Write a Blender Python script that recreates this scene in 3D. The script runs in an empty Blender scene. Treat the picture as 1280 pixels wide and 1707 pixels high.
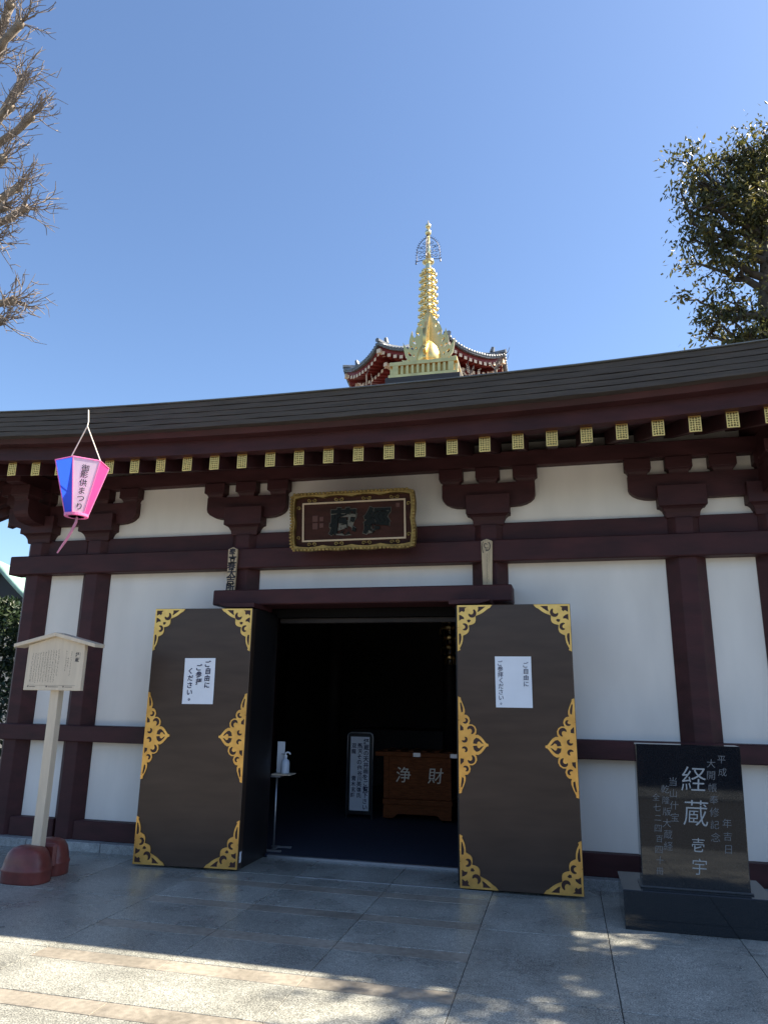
import bpy, bmesh, math, random
from mathutils import Vector, Matrix
random.seed(11)
PI = math.pi
sc = bpy.context.scene
col = sc.collection

# ------------------------------------------------------------------ camera
R_ = Vector((0.97142727, 0.23689883, 0.01442213))
U_ = Vector((0.0448254, -0.24280501, 0.96903891))
F_ = Vector((-0.23306595, 0.94070435, 0.2464865))
cam = bpy.data.cameras.new('camera')
cam_o = bpy.data.objects.new('camera', cam); col.objects.link(cam_o)
M = Matrix((R_, U_, -F_)).transposed().to_4x4()
M.translation = Vector((1.93069, -6.92205, 1.55))
cam_o.matrix_world = M
cam.sensor_fit = 'VERTICAL'; cam.sensor_height = 24.0
cam.lens = 24.0 * 1190.2 / 1707.0
cam.clip_start = 0.05; cam.clip_end = 3000
sc.camera = cam_o

# ------------------------------------------------------------------ world + sun
SX, SY = 0.85, 0.235            # towards the sun, per unit of height
sun_dir = Vector((SX, SY, 1.0)).normalized()
w = bpy.data.worlds.new('World'); sc.world = w; w.use_nodes = True
nt = w.node_tree; nt.nodes.clear()
sky = nt.nodes.new('ShaderNodeTexSky'); sky.sky_type = 'NISHITA'; sky.sun_disc = False
sky.sun_elevation = math.asin(sun_dir.z)
sky.sun_rotation = math.atan2(sun_dir.x, sun_dir.y)
sky.air_density = 1.0; sky.dust_density = 0.85; sky.ozone_density = 5.0
bg = nt.nodes.new('ShaderNodeBackground'); bg.inputs['Strength'].default_value = 0.082
out = nt.nodes.new('ShaderNodeOutputWorld')
nt.links.new(sky.outputs[0], bg.inputs[0]); nt.links.new(bg.outputs[0], out.inputs[0])
sl = bpy.data.lights.new('sun', 'SUN'); sl.energy = 5.0; sl.angle = math.radians(0.5); sl.color = (1.0, 0.90, 0.74)
so = bpy.data.objects.new('sun', sl); col.objects.link(so)
so.rotation_euler = sun_dir.to_track_quat('Z', 'Y').to_euler()
sc.view_settings.view_transform = 'Standard'; sc.view_settings.look = 'None'
sc.view_settings.gamma = 1.0; sc.view_settings.use_curve_mapping = False
sc.view_settings.exposure = 1.57
sc.cycles.max_bounces = 8
sc.cycles.transparent_max_bounces = 16

# ------------------------------------------------------------------ materials
def mat(name, color, rough=0.6, metal=0.0, var=0.0, scale=8.0, stretch=(1, 1, 1), color2=None, bump=0.0, bscale=60.0,
        spec=0.5, rvar=0.0, detail=4.0, coat=0.0):
    m = bpy.data.materials.new(name); m.use_nodes = True
    n = m.node_tree; b = n.nodes['Principled BSDF']
    b.inputs['Base Color'].default_value = (*color, 1); b.inputs['Roughness'].default_value = rough
    b.inputs['Metallic'].default_value = metal; b.inputs['Specular IOR Level'].default_value = spec
    if coat: b.inputs['Coat Weight'].default_value = coat; b.inputs['Coat Roughness'].default_value = 0.08
    tc = n.nodes.new('ShaderNodeTexCoord'); mp = n.nodes.new('ShaderNodeMapping')
    mp.inputs['Scale'].default_value = stretch
    n.links.new(tc.outputs['Object'], mp.inputs[0])
    if var > 0 or color2:
        nz = n.nodes.new('ShaderNodeTexNoise'); nz.inputs['Scale'].default_value = scale; nz.inputs['Detail'].default_value = detail
        n.links.new(mp.outputs[0], nz.inputs[0])
        rp = n.nodes.new('ShaderNodeValToRGB')
        c2 = color2 if color2 else tuple(min(1, c * (1 + var)) for c in color)
        c1 = color if color2 else tuple(c * (1 - var) for c in color)
        rp.color_ramp.elements[0].position = 0.3; rp.color_ramp.elements[1].position = 0.7
        rp.color_ramp.elements[0].color = (*c1, 1); rp.color_ramp.elements[1].color = (*c2, 1)
        n.links.new(nz.outputs[0], rp.inputs[0]); n.links.new(rp.outputs[0], b.inputs['Base Color'])
        if rvar > 0:
            mr = n.nodes.new('ShaderNodeMapRange'); mr.inputs[3].default_value = rough - rvar; mr.inputs[4].default_value = rough + rvar
            n.links.new(nz.outputs[0], mr.inputs[0]); n.links.new(mr.outputs[0], b.inputs['Roughness'])
    if bump > 0:
        bz = n.nodes.new('ShaderNodeTexNoise'); bz.inputs['Scale'].default_value = bscale; bz.inputs['Detail'].default_value = 5
        n.links.new(mp.outputs[0], bz.inputs[0])
        bp = n.nodes.new('ShaderNodeBump'); bp.inputs['Strength'].default_value = bump; bp.inputs['Distance'].default_value = 0.01
        n.links.new(bz.outputs[0], bp.inputs['Height']); n.links.new(bp.outputs[0], b.inputs['Normal'])
    return m

def granite(name, c_dark, c_mid, c_light, rough=0.27, fine=110.0, coarse=2.2):
    m = bpy.data.materials.new(name); m.use_nodes = True
    n = m.node_tree; b = n.nodes['Principled BSDF']
    tc = n.nodes.new('ShaderNodeTexCoord')
    geo = n.nodes.new('ShaderNodeNewGeometry')
    a = n.nodes.new('ShaderNodeTexNoise'); a.inputs['Scale'].default_value = fine; a.inputs['Detail'].default_value = 3; a.inputs['Roughness'].default_value = 0.7
    n.links.new(geo.outputs['Position'], a.inputs[0])
    r = n.nodes.new('ShaderNodeValToRGB'); e = r.color_ramp.elements
    e[0].position = 0.36; e[0].color = (*c_dark, 1); e[1].position = 0.66; e[1].color = (*c_light, 1)
    k = e.new(0.5); k.color = (*c_mid, 1)
    n.links.new(a.outputs[0], r.inputs[0])
    # weathering: broad blotches, a different tone per slab
    c = n.nodes.new('ShaderNodeTexNoise'); c.inputs['Scale'].default_value = coarse; c.inputs['Detail'].default_value = 5
    n.links.new(geo.outputs['Position'], c.inputs[0])
    mr = n.nodes.new('ShaderNodeMapRange'); mr.inputs[1].default_value = 0.3; mr.inputs[2].default_value = 0.7
    mr.inputs[3].default_value = 0.72; mr.inputs[4].default_value = 1.2
    n.links.new(c.outputs[0], mr.inputs[0])
    c3 = n.nodes.new('ShaderNodeTexNoise'); c3.inputs['Scale'].default_value = 26.0; c3.inputs['Detail'].default_value = 4
    n.links.new(geo.outputs['Position'], c3.inputs[0])
    mr3 = n.nodes.new('ShaderNodeMapRange'); mr3.inputs[1].default_value = 0.3; mr3.inputs[2].default_value = 0.7
    mr3.inputs[3].default_value = 0.78; mr3.inputs[4].default_value = 1.22
    n.links.new(c3.outputs[0], mr3.inputs[0])
    oi = n.nodes.new('ShaderNodeObjectInfo')
    mr2 = n.nodes.new('ShaderNodeMapRange'); mr2.inputs[3].default_value = 0.86; mr2.inputs[4].default_value = 1.12
    n.links.new(oi.outputs['Random'], mr2.inputs[0])
    mu = n.nodes.new('ShaderNodeMath'); mu.operation = 'MULTIPLY'
    n.links.new(mr.outputs[0], mu.inputs[0]); n.links.new(mr2.outputs[0], mu.inputs[1])
    mu2 = n.nodes.new('ShaderNodeMath'); mu2.operation = 'MULTIPLY'
    n.links.new(mu.outputs[0], mu2.inputs[0]); n.links.new(mr3.outputs[0], mu2.inputs[1])
    vm = n.nodes.new('ShaderNodeVectorMath'); vm.operation = 'SCALE'
    n.links.new(r.outputs[0], vm.inputs[0]); n.links.new(mu2.outputs[0], vm.inputs['Scale'])
    n.links.new(vm.outputs[0], b.inputs['Base Color'])
    mr4 = n.nodes.new('ShaderNodeMapRange'); mr4.inputs[3].default_value = rough - 0.1; mr4.inputs[4].default_value = rough + 0.14
    n.links.new(c.outputs[0], mr4.inputs[0]); n.links.new(mr4.outputs[0], b.inputs['Roughness'])
    bp = n.nodes.new('ShaderNodeBump'); bp.inputs['Strength'].default_value = 0.12; bp.inputs['Distance'].default_value = 0.003
    n.links.new(a.outputs[0], bp.inputs['Height']); n.links.new(bp.outputs[0], b.inputs['Normal'])
    return m

WOOD = mat('dark_red_paint', (0.052, 0.016, 0.017), 0.58, var=0.3, scale=3, stretch=(1.0, 3, 3), bump=0.2, bscale=26, rvar=0.1, spec=0.3)
PLASTER = mat('white_plaster', (0.82, 0.765, 0.69), 0.85, var=0.07, scale=1.3, stretch=(2.2, 2.2, 0.7), detail=8, bump=0.05, bscale=90)
GOLD = mat('gold_fitting', (0.90, 0.50, 0.145), 0.3, 1.0, var=0.2, scale=7, rvar=0.1, bump=0.06, bscale=18)
GOLD_LEAF = mat('gold_leaf', (0.86, 0.62, 0.24), 0.34, 1.0, var=0.14, scale=6, rvar=0.06)
GOLD_DEEP = mat('fitting_recess', (0.045, 0.016, 0.012), 0.5)
LACQUER = mat('door_lacquer', (0.066, 0.042, 0.030), 0.34, 0.35, var=0.16, scale=2, stretch=(1, 1, 6), rvar=0.05)
BLACK = mat('black_frame', (0.012, 0.011, 0.012), 0.4, var=0.2)
COPPER = mat('roof_shingle', (0.052, 0.042, 0.035), 0.6, var=0.25, scale=3, stretch=(1, 6, 14), bump=0.25, bscale=22)
COPPER_LIGHT = mat('roof_copper_sheet', (0.16, 0.16, 0.15), 0.45, 0.3, var=0.2, scale=4)
GRAN = granite('granite_slab', (0.10, 0.105, 0.095), (0.31, 0.31, 0.275), (0.58, 0.565, 0.49))
BAND = granite('tan_stone_band', (0.25, 0.225, 0.185), (0.30, 0.268, 0.22), (0.35, 0.31, 0.255), rough=0.4, fine=200)
GRAN2 = granite('plinth_granite', (0.22, 0.23, 0.22), (0.36, 0.37, 0.36), (0.5, 0.5, 0.48), rough=0.5)
JOINT = mat('dark_joint', (0.07, 0.065, 0.06), 0.9, var=0.3, scale=30)
STELE = mat('polished_black_granite', (0.010, 0.012, 0.015), 0.035, var=0.4, scale=160, spec=0.5)
STELE_ROUGH = mat('stele_side', (0.05, 0.055, 0.06), 0.3, var=0.3, scale=120)
ENGRAVE = mat('engraved_white', (0.34, 0.35, 0.35), 0.9)
PAPER = mat('white_paper', (0.82, 0.84, 0.88), 0.8, var=0.02)
INK = mat('black_ink', (0.02, 0.02, 0.03), 0.7)
INK_FADED = mat('faded_ink', (0.12, 0.10, 0.09), 0.8)
INK_BLUE = mat('blue_black_ink', (0.015, 0.014, 0.06), 0.7)
PALE_WOOD = mat('pale_board', (0.60, 0.50, 0.375), 0.7, var=0.07, scale=4, stretch=(8, 8, 1), bump=0.05, bscale=30)
TALIS = mat('weathered_cedar', (0.50, 0.39, 0.25), 0.75, var=0.22, scale=9, stretch=(5, 5, 0.6), bump=0.1)
REDBASE = mat('red_painted_stone', (0.155, 0.036, 0.028), 0.4, var=0.22, scale=9, bump=0.3, bscale=18)
PLAQUE_RED = mat('plaque_board', (0.042, 0.014, 0.009), 0.7, spec=0.2, var=0.3, scale=4, stretch=(1, 1, 5))
PLAQUE_GOLD = mat('plaque_old_gold', (0.30, 0.20, 0.065), 0.5, 0.8, var=0.3, scale=14)
PLAQUE_CHAR = mat('plaque_green_black', (0.008, 0.010, 0.009), 0.7, spec=0.2)
PLAQUE_EDGE = mat('plaque_cream_line', (0.55, 0.41, 0.26), 0.5, 0.3)
SEAL = mat('seal_red', (0.09, 0.03, 0.018), 0.6)
METAL = mat('grey_metal', (0.42, 0.43, 0.45), 0.35, 0.8)
WHITE_PLASTIC = mat('white_plastic', (0.75, 0.77, 0.8), 0.35)
BOTTLE = mat('pale_bottle', (0.55, 0.62, 0.72), 0.25)
BOXWOOD = mat('chestnut_wood', (0.21, 0.062, 0.02), 0.75, var=0.35, scale=6, stretch=(1.5, 6, 14), bump=0.1, spec=0.15)
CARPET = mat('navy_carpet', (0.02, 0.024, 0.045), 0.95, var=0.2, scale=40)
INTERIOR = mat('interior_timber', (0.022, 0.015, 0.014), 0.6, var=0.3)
CORD = mat('pale_cord', (0.75, 0.68, 0.58), 0.8)
PAGODA_RED = mat('vermilion_timber', (0.21, 0.022, 0.016), 0.5, var=0.15, scale=2)
PAGODA_TIP = mat('rafter_tip_gilt', (0.85, 0.62, 0.42), 0.5, 0.2)
TILE = mat('grey_roof_tile', (0.16, 0.17, 0.18), 0.32, var=0.25, scale=5)
SPIRE_GOLD = mat('champagne_gold', (0.93, 0.76, 0.42), 0.26, 1.0, var=0.1, scale=6)
IRON = mat('dark_ironwork', (0.05, 0.05, 0.06), 0.5, 0.6)
BARK = mat('grey_bark', (0.25, 0.20, 0.15), 0.85, var=0.4, scale=8, bump=0.5, bscale=30)
TWIG = mat('twig_bark', (0.21, 0.172, 0.145), 0.8, var=0.3, scale=20)
DARKBARK = mat('dark_bark', (0.075, 0.06, 0.045), 0.9, var=0.4, scale=8, bump=0.4)
GREENROOF = mat('verdigris_roof', (0.30, 0.48, 0.40), 0.6, var=0.2, scale=3)
CREAMWALL = mat('cream_wall', (0.65, 0.55, 0.42), 0.8, var=0.1)

def leaf_mat(name, c1, c2, c3, trans=0.25):
    m = bpy.data.materials.new(name); m.use_nodes = True
    n = m.node_tree; b = n.nodes['Principled BSDF']
    at = n.nodes.new('ShaderNodeAttribute'); at.attribute_name = 'tone'
    r = n.nodes.new('ShaderNodeValToRGB'); e = r.color_ramp.elements
    e[0].color = (*c1, 1); e[1].color = (*c3, 1); k = e.new(0.55); k.color = (*c2, 1)
    n.links.new(at.outputs['Fac'], r.inputs[0]); n.links.new(r.outputs[0], b.inputs['Base Color'])
    b.inputs['Roughness'].default_value = 0.42
    t = n.nodes.new('ShaderNodeBsdfTranslucent'); n.links.new(r.outputs[0], t.inputs[0])
    mx = n.nodes.new('ShaderNodeMixShader'); mx.inputs[0].default_value = trans
    n.links.new(b.outputs[0], mx.inputs[1]); n.links.new(t.outputs[0], mx.inputs[2])
    n.links.new(mx.outputs[0], n.nodes['Material Output'].inputs['Surface'])
    return m
LEAF = leaf_mat('evergreen_leaf', (0.038, 0.046, 0.017), (0.10, 0.10, 0.03), (0.26, 0.21, 0.055), 0.48)
LEAF2 = leaf_mat('shrub_leaf', (0.015, 0.03, 0.012), (0.03, 0.055, 0.02), (0.07, 0.085, 0.03))

def film(name, color, trans=0.55, rough=0.35):
    m = bpy.data.materials.new(name); m.use_nodes = True
    n = m.node_tree; b = n.nodes['Principled BSDF']
    b.inputs['Base Color'].default_value = (*color, 1); b.inputs['Roughness'].default_value = rough
    t = n.nodes.new('ShaderNodeBsdfTranslucent'); t.inputs[0].default_value = (*color, 1)
    mx = n.nodes.new('ShaderNodeMixShader'); mx.inputs[0].default_value = trans
    n.links.new(b.outputs[0], mx.inputs[1]); n.links.new(t.outputs[0], mx.inputs[2])
    n.links.new(mx.outputs[0], n.nodes['Material Output'].inputs['Surface'])
    return m
L_BLUE = film('lantern_blue', (0.03, 0.13, 0.85)); L_WHITE = film('lantern_white', (0.93, 0.9, 0.93), 0.6)
L_PINK = film('lantern_pink', (0.95, 0.13, 0.42)); L_EDGE = film('lantern_edging', (0.95, 0.32, 0.62), 0.4)

# ------------------------------------------------------------------ helpers
def new_mesh(name, verts, faces, m=None, smooth=False):
    me = bpy.data.meshes.new(name); me.from_pydata([tuple(v) for v in verts], [], faces)
    if m: me.materials.append(m)
    if smooth: me.polygons.foreach_set('use_smooth', [True] * len(me.polygons))
    me.update(); return me
def link(name, me, parent=None, mtx=None):
    o = bpy.data.objects.new(name, me); col.objects.link(o)
    if parent is not None: o.parent = parent
    if mtx is not None: o.matrix_local = mtx
    return o
def thing(name, label, cat, loc=(0, 0, 0), rz=0.0, group=None):
    o = bpy.data.objects.new(name, None); col.objects.link(o)
    o.location = loc; o.rotation_euler = (0, 0, rz); o['label'] = label; o['category'] = cat
    if group: o['group'] = group
    o.empty_display_size = 0.1
    return o
def tag(o, label=None, cat=None, group=None, kind=None):
    if label: o['label'] = label
    if cat: o['category'] = cat
    if group: o['group'] = group
    if kind: o['kind'] = kind
    return o
def T(x, y, z, rz=0.0): return Matrix.Translation((x, y, z)) @ Matrix.Rotation(rz, 4, 'Z')
class MB:
    def __init__(s): s.v = []; s.f = []
    def add(s, v, f):
        b = len(s.v); s.v += [tuple(q) for q in v]; s.f += [tuple(b + i for i in q) for q in f]; return s
    def box(s, x0, x1, y0, y1, z0, z1):
        return s.add([(x0, y0, z0), (x1, y0, z0), (x1, y1, z0), (x0, y1, z0), (x0, y0, z1), (x1, y0, z1), (x1, y1, z1), (x0, y1, z1)],
                     [(0, 3, 2, 1), (4, 5, 6, 7), (0, 1, 5, 4), (1, 2, 6, 5), (2, 3, 7, 6), (3, 0, 4, 7)])
    def tube(s, pts, r, n=8, cap=True):
        pts = [Vector(p) for p in pts]; rr = r if isinstance(r, (list, tuple)) else [r] * len(pts)
        V = []; Fc = []; prev = None
        for i, p in enumerate(pts):
            d = (pts[min(i + 1, len(pts) - 1)] - pts[max(i - 1, 0)]).normalized()
            a = prev if prev else (Vector((0, 0, 1)) if abs(d.z) < 0.9 else Vector((1, 0, 0)))
            u = (a - d * a.dot(d))
            if u.length < 1e-6: u = d.orthogonal()
            u.normalize(); v = d.cross(u); prev = u
            for k in range(n):
                t = 2 * PI * k / n; V.append(p + (u * math.cos(t) + v * math.sin(t)) * rr[i])
        for i in range(len(pts) - 1):
            for k in range(n):
                Fc.append((i * n + k, i * n + (k + 1) % n, (i + 1) * n + (k + 1) % n, (i + 1) * n + k))
        if cap: Fc.append(tuple(reversed(range(n)))); Fc.append(tuple((len(pts) - 1) * n + k for k in range(n)))
        return s.add(V, Fc)
    def lathe(s, prof, n=24, c=(0, 0, 0), cap=True, rot=0.0):
        V = []; Fc = []
        for r, z in prof:
            for k in range(n):
                t = 2 * PI * k / n + rot; V.append((c[0] + r * math.cos(t), c[1] + r * math.sin(t), c[2] + z))
        for i in range(len(prof) - 1):
            for k in range(n):
                Fc.append((i * n + k, i * n + (k + 1) % n, (i + 1) * n + (k + 1) % n, (i + 1) * n + k))
        if cap: Fc.append(tuple(reversed(range(n)))); Fc.append(tuple((len(prof) - 1) * n + k for k in range(n)))
        return s.add(V, Fc)
    def prism(s, poly, y0, y1):       # poly in x,z ; extruded along y
        n = len(poly)
        V = [(x, y0, z) for x, z in poly] + [(x, y1, z) for x, z in poly]
        Fc = [tuple(range(n)), tuple(reversed(range(n, 2 * n)))] + [(i, i + n, (i + 1) % n + n, (i + 1) % n) for i in range(n)]
        return s.add(V, Fc)
    def mesh(s, name, m, smooth=False, bevel=0.0):
        me = new_mesh(name, s.v, s.f, m, smooth)
        bm = bmesh.new(); bm.from_mesh(me); bmesh.ops.recalc_face_normals(bm, faces=bm.faces)
        if bevel > 0:
            bmesh.ops.bevel(bm, geom=[e for e in bm.edges if len(e.link_faces) == 2 and e.calc_face_angle(0) > 0.5], offset=bevel, segments=1, affect='EDGES', clamp_overlap=True)
        bm.to_mesh(me); bm.free(); return me
    def obj(s, name, m, parent=None, smooth=False, bevel=0.0, mtx=None):
        return link(name, s.mesh(name, m, smooth, bevel), parent, mtx)
def box(name, x0, x1, y0, y1, z0, z1, m, parent=None, bevel=0.005, mtx=None):
    return MB().box(x0, x1, y0, y1, z0, z1).obj(name, m, parent, bevel=bevel, mtx=mtx)

FACE = Matrix.Rotation(PI / 2, 4, 'X')     # curve plane (x,y) -> (x,z), facing -y
def curve_mesh(name, splines, depth, m, offset=0.0):
    cu = bpy.data.curves.new(name, 'CURVE'); cu.dimensions = '2D'; cu.fill_mode = 'BOTH'; cu.extrude = depth / 2
    for pts in splines:
        sp = cu.splines.new('POLY'); sp.points.add(len(pts) - 1); sp.use_cyclic_u = True
        for p, q in zip(sp.points, pts): p.co = (q[0], q[1], 0, 1)
    o = bpy.data.objects.new(name, cu)
    me = bpy.data.meshes.new_from_object(o); bpy.data.objects.remove(o); bpy.data.curves.remove(cu)
    me.transform(Matrix.Translation((0, 0, depth / 2))); me.transform(FACE)
    me.materials.clear(); me.materials.append(m); me.name = name
    return me
def glyph_verts(ch, size, bold=0.0):
    cu = bpy.data.curves.new('glyph', 'FONT'); cu.body = ch; cu.size = size; cu.resolution_u = 3; cu.offset = bold * size
    cu.align_x = 'CENTER'; cu.align_y = 'CENTER'
    o = bpy.data.objects.new('glyph', cu); me = bpy.data.meshes.new_from_object(o)
    v = [tuple(p.co) for p in me.vertices]; f = [tuple(p.vertices) for p in me.polygons]
    bpy.data.objects.remove(o); bpy.data.curves.remove(cu); bpy.data.meshes.remove(me)
    if v:
        xs = [p[0] for p in v]; ys = [p[1] for p in v]
        cx = (min(xs) + max(xs)) / 2; cy = (min(ys) + max(ys)) / 2
        v = [(p[0] - cx, p[1] - cy, 0) for p in v]
    return v, f
def columns(name, cols, m, parent, y, bold=0.012, jitter=0.0, shear=0.0, stretch=1.0, depth=0.0):
    """cols: list of (x, z_top, char_size, pitch, text); flat lettering facing -y at plane y"""
    mb = MB()
    for x, zt, size, pitch, text in cols:
        for i, ch in enumerate(text):
            if ch in ' \u3000': continue
            v, f = glyph_verts(ch, size, bold)
            jx = random.uniform(-jitter, jitter) * size; js = 1 + random.uniform(-jitter, jitter)
            zc = zt - pitch * (i + 0.5)
            mb.add([(x + jx + (p[0] + shear * p[1]) * js, y, zc + p[1] * stretch * js) for p in v], f)
    return link(name, new_mesh(name, mb.v, mb.f, m), parent)
def character(name, ch, x, z, size, m, parent, y, bold=0.02, depth=0.01, shear=0.0, sx=1.0):
    v, f = glyph_verts(ch, size, bold)
    me = new_mesh(name, [(x + (p[0] * sx + shear * p[1]), y, z + p[1]) for p in v], f, m)
    if depth > 0:
        bm = bmesh.new(); bm.from_mesh(me)
        r = bmesh.ops.extrude_face_region(bm, geom=list(bm.faces))
        for q in r['geom']:
            if isinstance(q, bmesh.types.BMVert): q.co.y += depth
        bmesh.ops.recalc_face_normals(bm, faces=bm.faces); bm.to_mesh(me); bm.free()
    return link(name, me, parent)

def sori(x): return 0.0060 * x * x + 0.00012 * x ** 4

# ------------------------------------------------------------------ ground and pavement
g = new_mesh('ground', [(-400, -400, -0.03), (400, -400, -0.03), (400, 400, -0.03), (-400, 400, -0.03)], [(0, 1, 2, 3)], mat('low_bounce_ground', (0.07, 0.068, 0.06), 0.9, var=0.35, scale=30))  # ground colour darkened as if shaded, to cut bounce light onto the hall
tag(link('ground', g), kind='structure')
pave = MB().box(-7.2, 7.2, -6.7, 0.4, -0.028, -0.006).obj('pavement', JOINT); tag(pave, kind='structure')
J = 0.0028
def slab(name, x0, x1, y0, y1, m):
    mb = MB().box(x0 + J, x1 - J, y0 + J, y1 - J, -0.02, random.uniform(-0.0006, 0.0006))
    return mb.obj(name, m, pave, bevel=0.0015)
bands = [(-0.91 - 0.615 * k + 0.16, -0.91 - 0.615 * k) for k in range(0, 12)]     # y1,y0 of the tan bands
bands = [(-0.755 - 0.6135 * k, -0.915 - 0.6135 * k) for k in range(0, 9)]
colx = [-0.40 + 0.8485 * k for k in range(-8, 9)]
ystart = -0.50
for a_, b_ in zip(colx[:-1], colx[1:]):
    centre = -1.26 < a_ < 1.2
    if centre:
        y1 = ystart
        slab('paving_slab', a_, b_, y1, 0.12, GRAN)
        for (t0, t1) in bands:
            slab('paving_slab', a_, b_, t0, y1, GRAN); slab('band_slab', a_, b_, t1, t0, BAND); y1 = t1
    else:
        ys = [0.3, -0.352, -1.47, -2.60, -3.72, -4.85, -5.97, -6.6]
        for y1, y0 in zip(ys[:-1], ys[1:]): slab('paving_slab', a_, b_, y0, y1, GRAN)
MB().box(-0.40, 1.29, -0.512, -0.497, 0.0, 0.004).obj('threshold_strip', METAL, pave)

# ------------------------------------------------------------------ sutra hall
HALF, CY = 3.826, 3.826
hall = thing('temple_hall', 'low dark red timber temple hall with white plaster panels and open black doors', 'temple hall', (0, 0, 0))
PX = [-3.826, -3.066, -1.289, 1.289, 3.066, 3.826]
def octagon(r, x, y, z0, z1, mb=None):
    mb = mb or MB(); k = r / math.cos(PI / 8)
    return mb.lathe([(k, z0), (k, z1)], 8, (x, y, 0), rot=PI / 8)
YC = 0.06
post_me = octagon(0.172, 0, 0, 0.05, 3.16).mesh('post', WOOD, bevel=0.004)
short_me = octagon(0.172, 0, 0, 2.54, 3.16).mesh('post', WOOD, bevel=0.004)
for x in PX:
    link('post', short_me if abs(x) < 1.5 else post_me, hall, T(x, YC, 0))
jamb_me = octagon(0.172, 0, 0, 0.05, 2.4).mesh('post', WOOD, bevel=0.004)
for x in (-1.289, 1.289): link('post', jamb_me, hall, T(x, YC, 0))
for k in range(1, 6):      # posts of the two side walls
    for sx in (-1, 1): link('post', post_me, hall, T(sx * 3.766, PX[k] + CY - 0.0, 0))
# plinth stones
xs = [-4.15, -3.4, -2.55, -1.72, -1.10]
for s_ in (-1, 1):
    for a_, b_ in zip(xs[:-1], xs[1:]):
        x0, x1 = sorted((s_ * a_, s_ * b_)); box('plinth_stone', x0 + .003, x1 - .003, -0.20, 0.28, -0.02, 0.081, GRAN2, hall, 0.006)
for sx in (-1, 1):
    x0, x1 = sorted((sx * 3.56, sx * 4.15)); box('plinth_stone', x0, x1, 0.283, 7.9, -0.02, 0.081, GRAN2, hall, 0.006)
# ground sills
def between(name, z0, z1, y0, y1, m, spans, bev=0.006):
    for a_, b_ in spans: box(name, a_, b_, y0, y1, z0, z1, m, hall, bev)
spans_all = [(PX[0], PX[1]), (PX[1], PX[2]), (PX[3], PX[4]), (PX[4], PX[5])]
between('ground_sill', 0.081, 0.262, -0.10, 0.18, WOOD, [(a + .12, b - .12) for a, b in spans_all])
# rails in front of the posts
box('waist_rail', -3.98, -1.13, -0.150, 0.05, 1.022, 1.182, WOOD, hall, 0.008)
box('waist_rail', 1.13, 3.98, -0.150, 0.05, 1.022, 1.182, WOOD, hall, 0.008)
box('tie_beam', -4.11, 4.11, -0.160, 0.05, 2.788, 2.999, WOOD, hall, 0.010)
box('head_rail', -3.70, -3.20, -0.055, 0.14, 2.999, 3.185, WOOD, hall, 0.006)
for a_, b_ in [(PX[1], PX[2]), (PX[2], PX[3]), (PX[3], PX[4]), (PX[4], PX[5])]:
    box('head_rail', a_ + .13, b_ - .13, -0.055, 0.14, 2.999, 3.185, WOOD, hall, 0.006)
for sx in (-1, 1):      # side walls
    X0, X1 = (-3.976, -3.75) if sx < 0 else (3.75, 3.976)
    box('waist_rail', X0, X1, 0.06, 7.5, 1.022, 1.182, WOOD, hall, 0.008)
    box('tie_beam', X0 - .01, X1 + .01, 0.06, 7.6, 2.788, 2.999, WOOD, hall, 0.008)
# white panels
def panel(x0, x1, z0, z1): box('wall_panel', x0, x1, 0.0, 0.05, z0, z1, PLASTER, hall, 0.0)
for a_, b_ in spans_all:
    panel(a_ + .10, b_ - .10, 0.262, 1.022); panel(a_ + .10, b_ - .10, 1.182, 2.788); panel(a_ + .10, b_ - .10, 3.185, 3.93)
panel(-1.19, 1.19, 2.545, 2.788); panel(-1.19, 1.19, 3.185, 3.93)
for x in PX: box('wall_panel', x - .10, x + .10, 0.004, 0.046, 3.185, 3.93, PLASTER, hall, 0.0)
for sx in (-1, 1):
    x0, x1 = sorted((sx * 3.76, sx * 3.80)); box('wall_panel', x0, x1, 0.1, 7.6, 0.1, 3.93, PLASTER, hall, 0.0)
box('wall_panel', -3.8, 3.8, 7.56, 7.62, 0.1, 3.93, PLASTER, hall, 0)

# brackets
def flare(mb, x, y, w0, w1, z0, zm, z1):     # bearing block: curved flare then straight
    prof = [(w0, z0)] + [(w0 + (w1 - w0) * (1 - math.cos(t * PI / 2)) ** 1.0, z0 + (zm - z0) * math.sin(t * PI / 2) ** 1.0) for t in (0.3, 0.55, 0.78, 1.0)] + [(w1, z1)]
    V = []; Fc = []
    for h, z in prof: V += [(x - h, y - h, z), (x + h, y - h, z), (x + h, y + h, z), (x - h, y + h, z)]
    for i in range(len(prof) - 1):
        for k in range(4): Fc.append((i * 4 + k, i * 4 + (k + 1) % 4, i * 4 + 4 + (k + 1) % 4, i * 4 + 4 + k))
    Fc.append((3, 2, 1, 0)); n = len(prof) - 1; Fc.append(tuple(n * 4 + k for k in range(4)))
    return mb.add(V, Fc)
big_me = flare(MB(), 0, 0, 0.145, 0.212, 3.16, 3.265, 3.46).mesh('bearing_block', WOOD, bevel=0.004)
small_me = flare(MB(), 0, 0, 0.082, 0.118, 3.575, 3.635, 3.745).mesh('small_block', WOOD, bevel=0.004)
def arm_profile(x0, x1, z0=3.352, z1=3.590, r=0.20):
    p = [(x0, z1), (x0, 3.46)]
    for t in (0.2, 0.4, 0.6, 0.8, 1.0): p.append((x0 + r * (1 - math.cos(t * PI / 2)), 3.46 - (3.46 - z0) * math.sin(t * PI / 2)))
    q = [(x1 - (px - x0), pz) for px, pz in reversed(p)]
    return p + q
arms = [(PX[0] - .457, PX[1] + .457), (PX[2] - .457, PX[2] + .457), (PX[3] - .457, PX[3] + .457), (PX[4] - .457, PX[5] + .457)]
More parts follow.
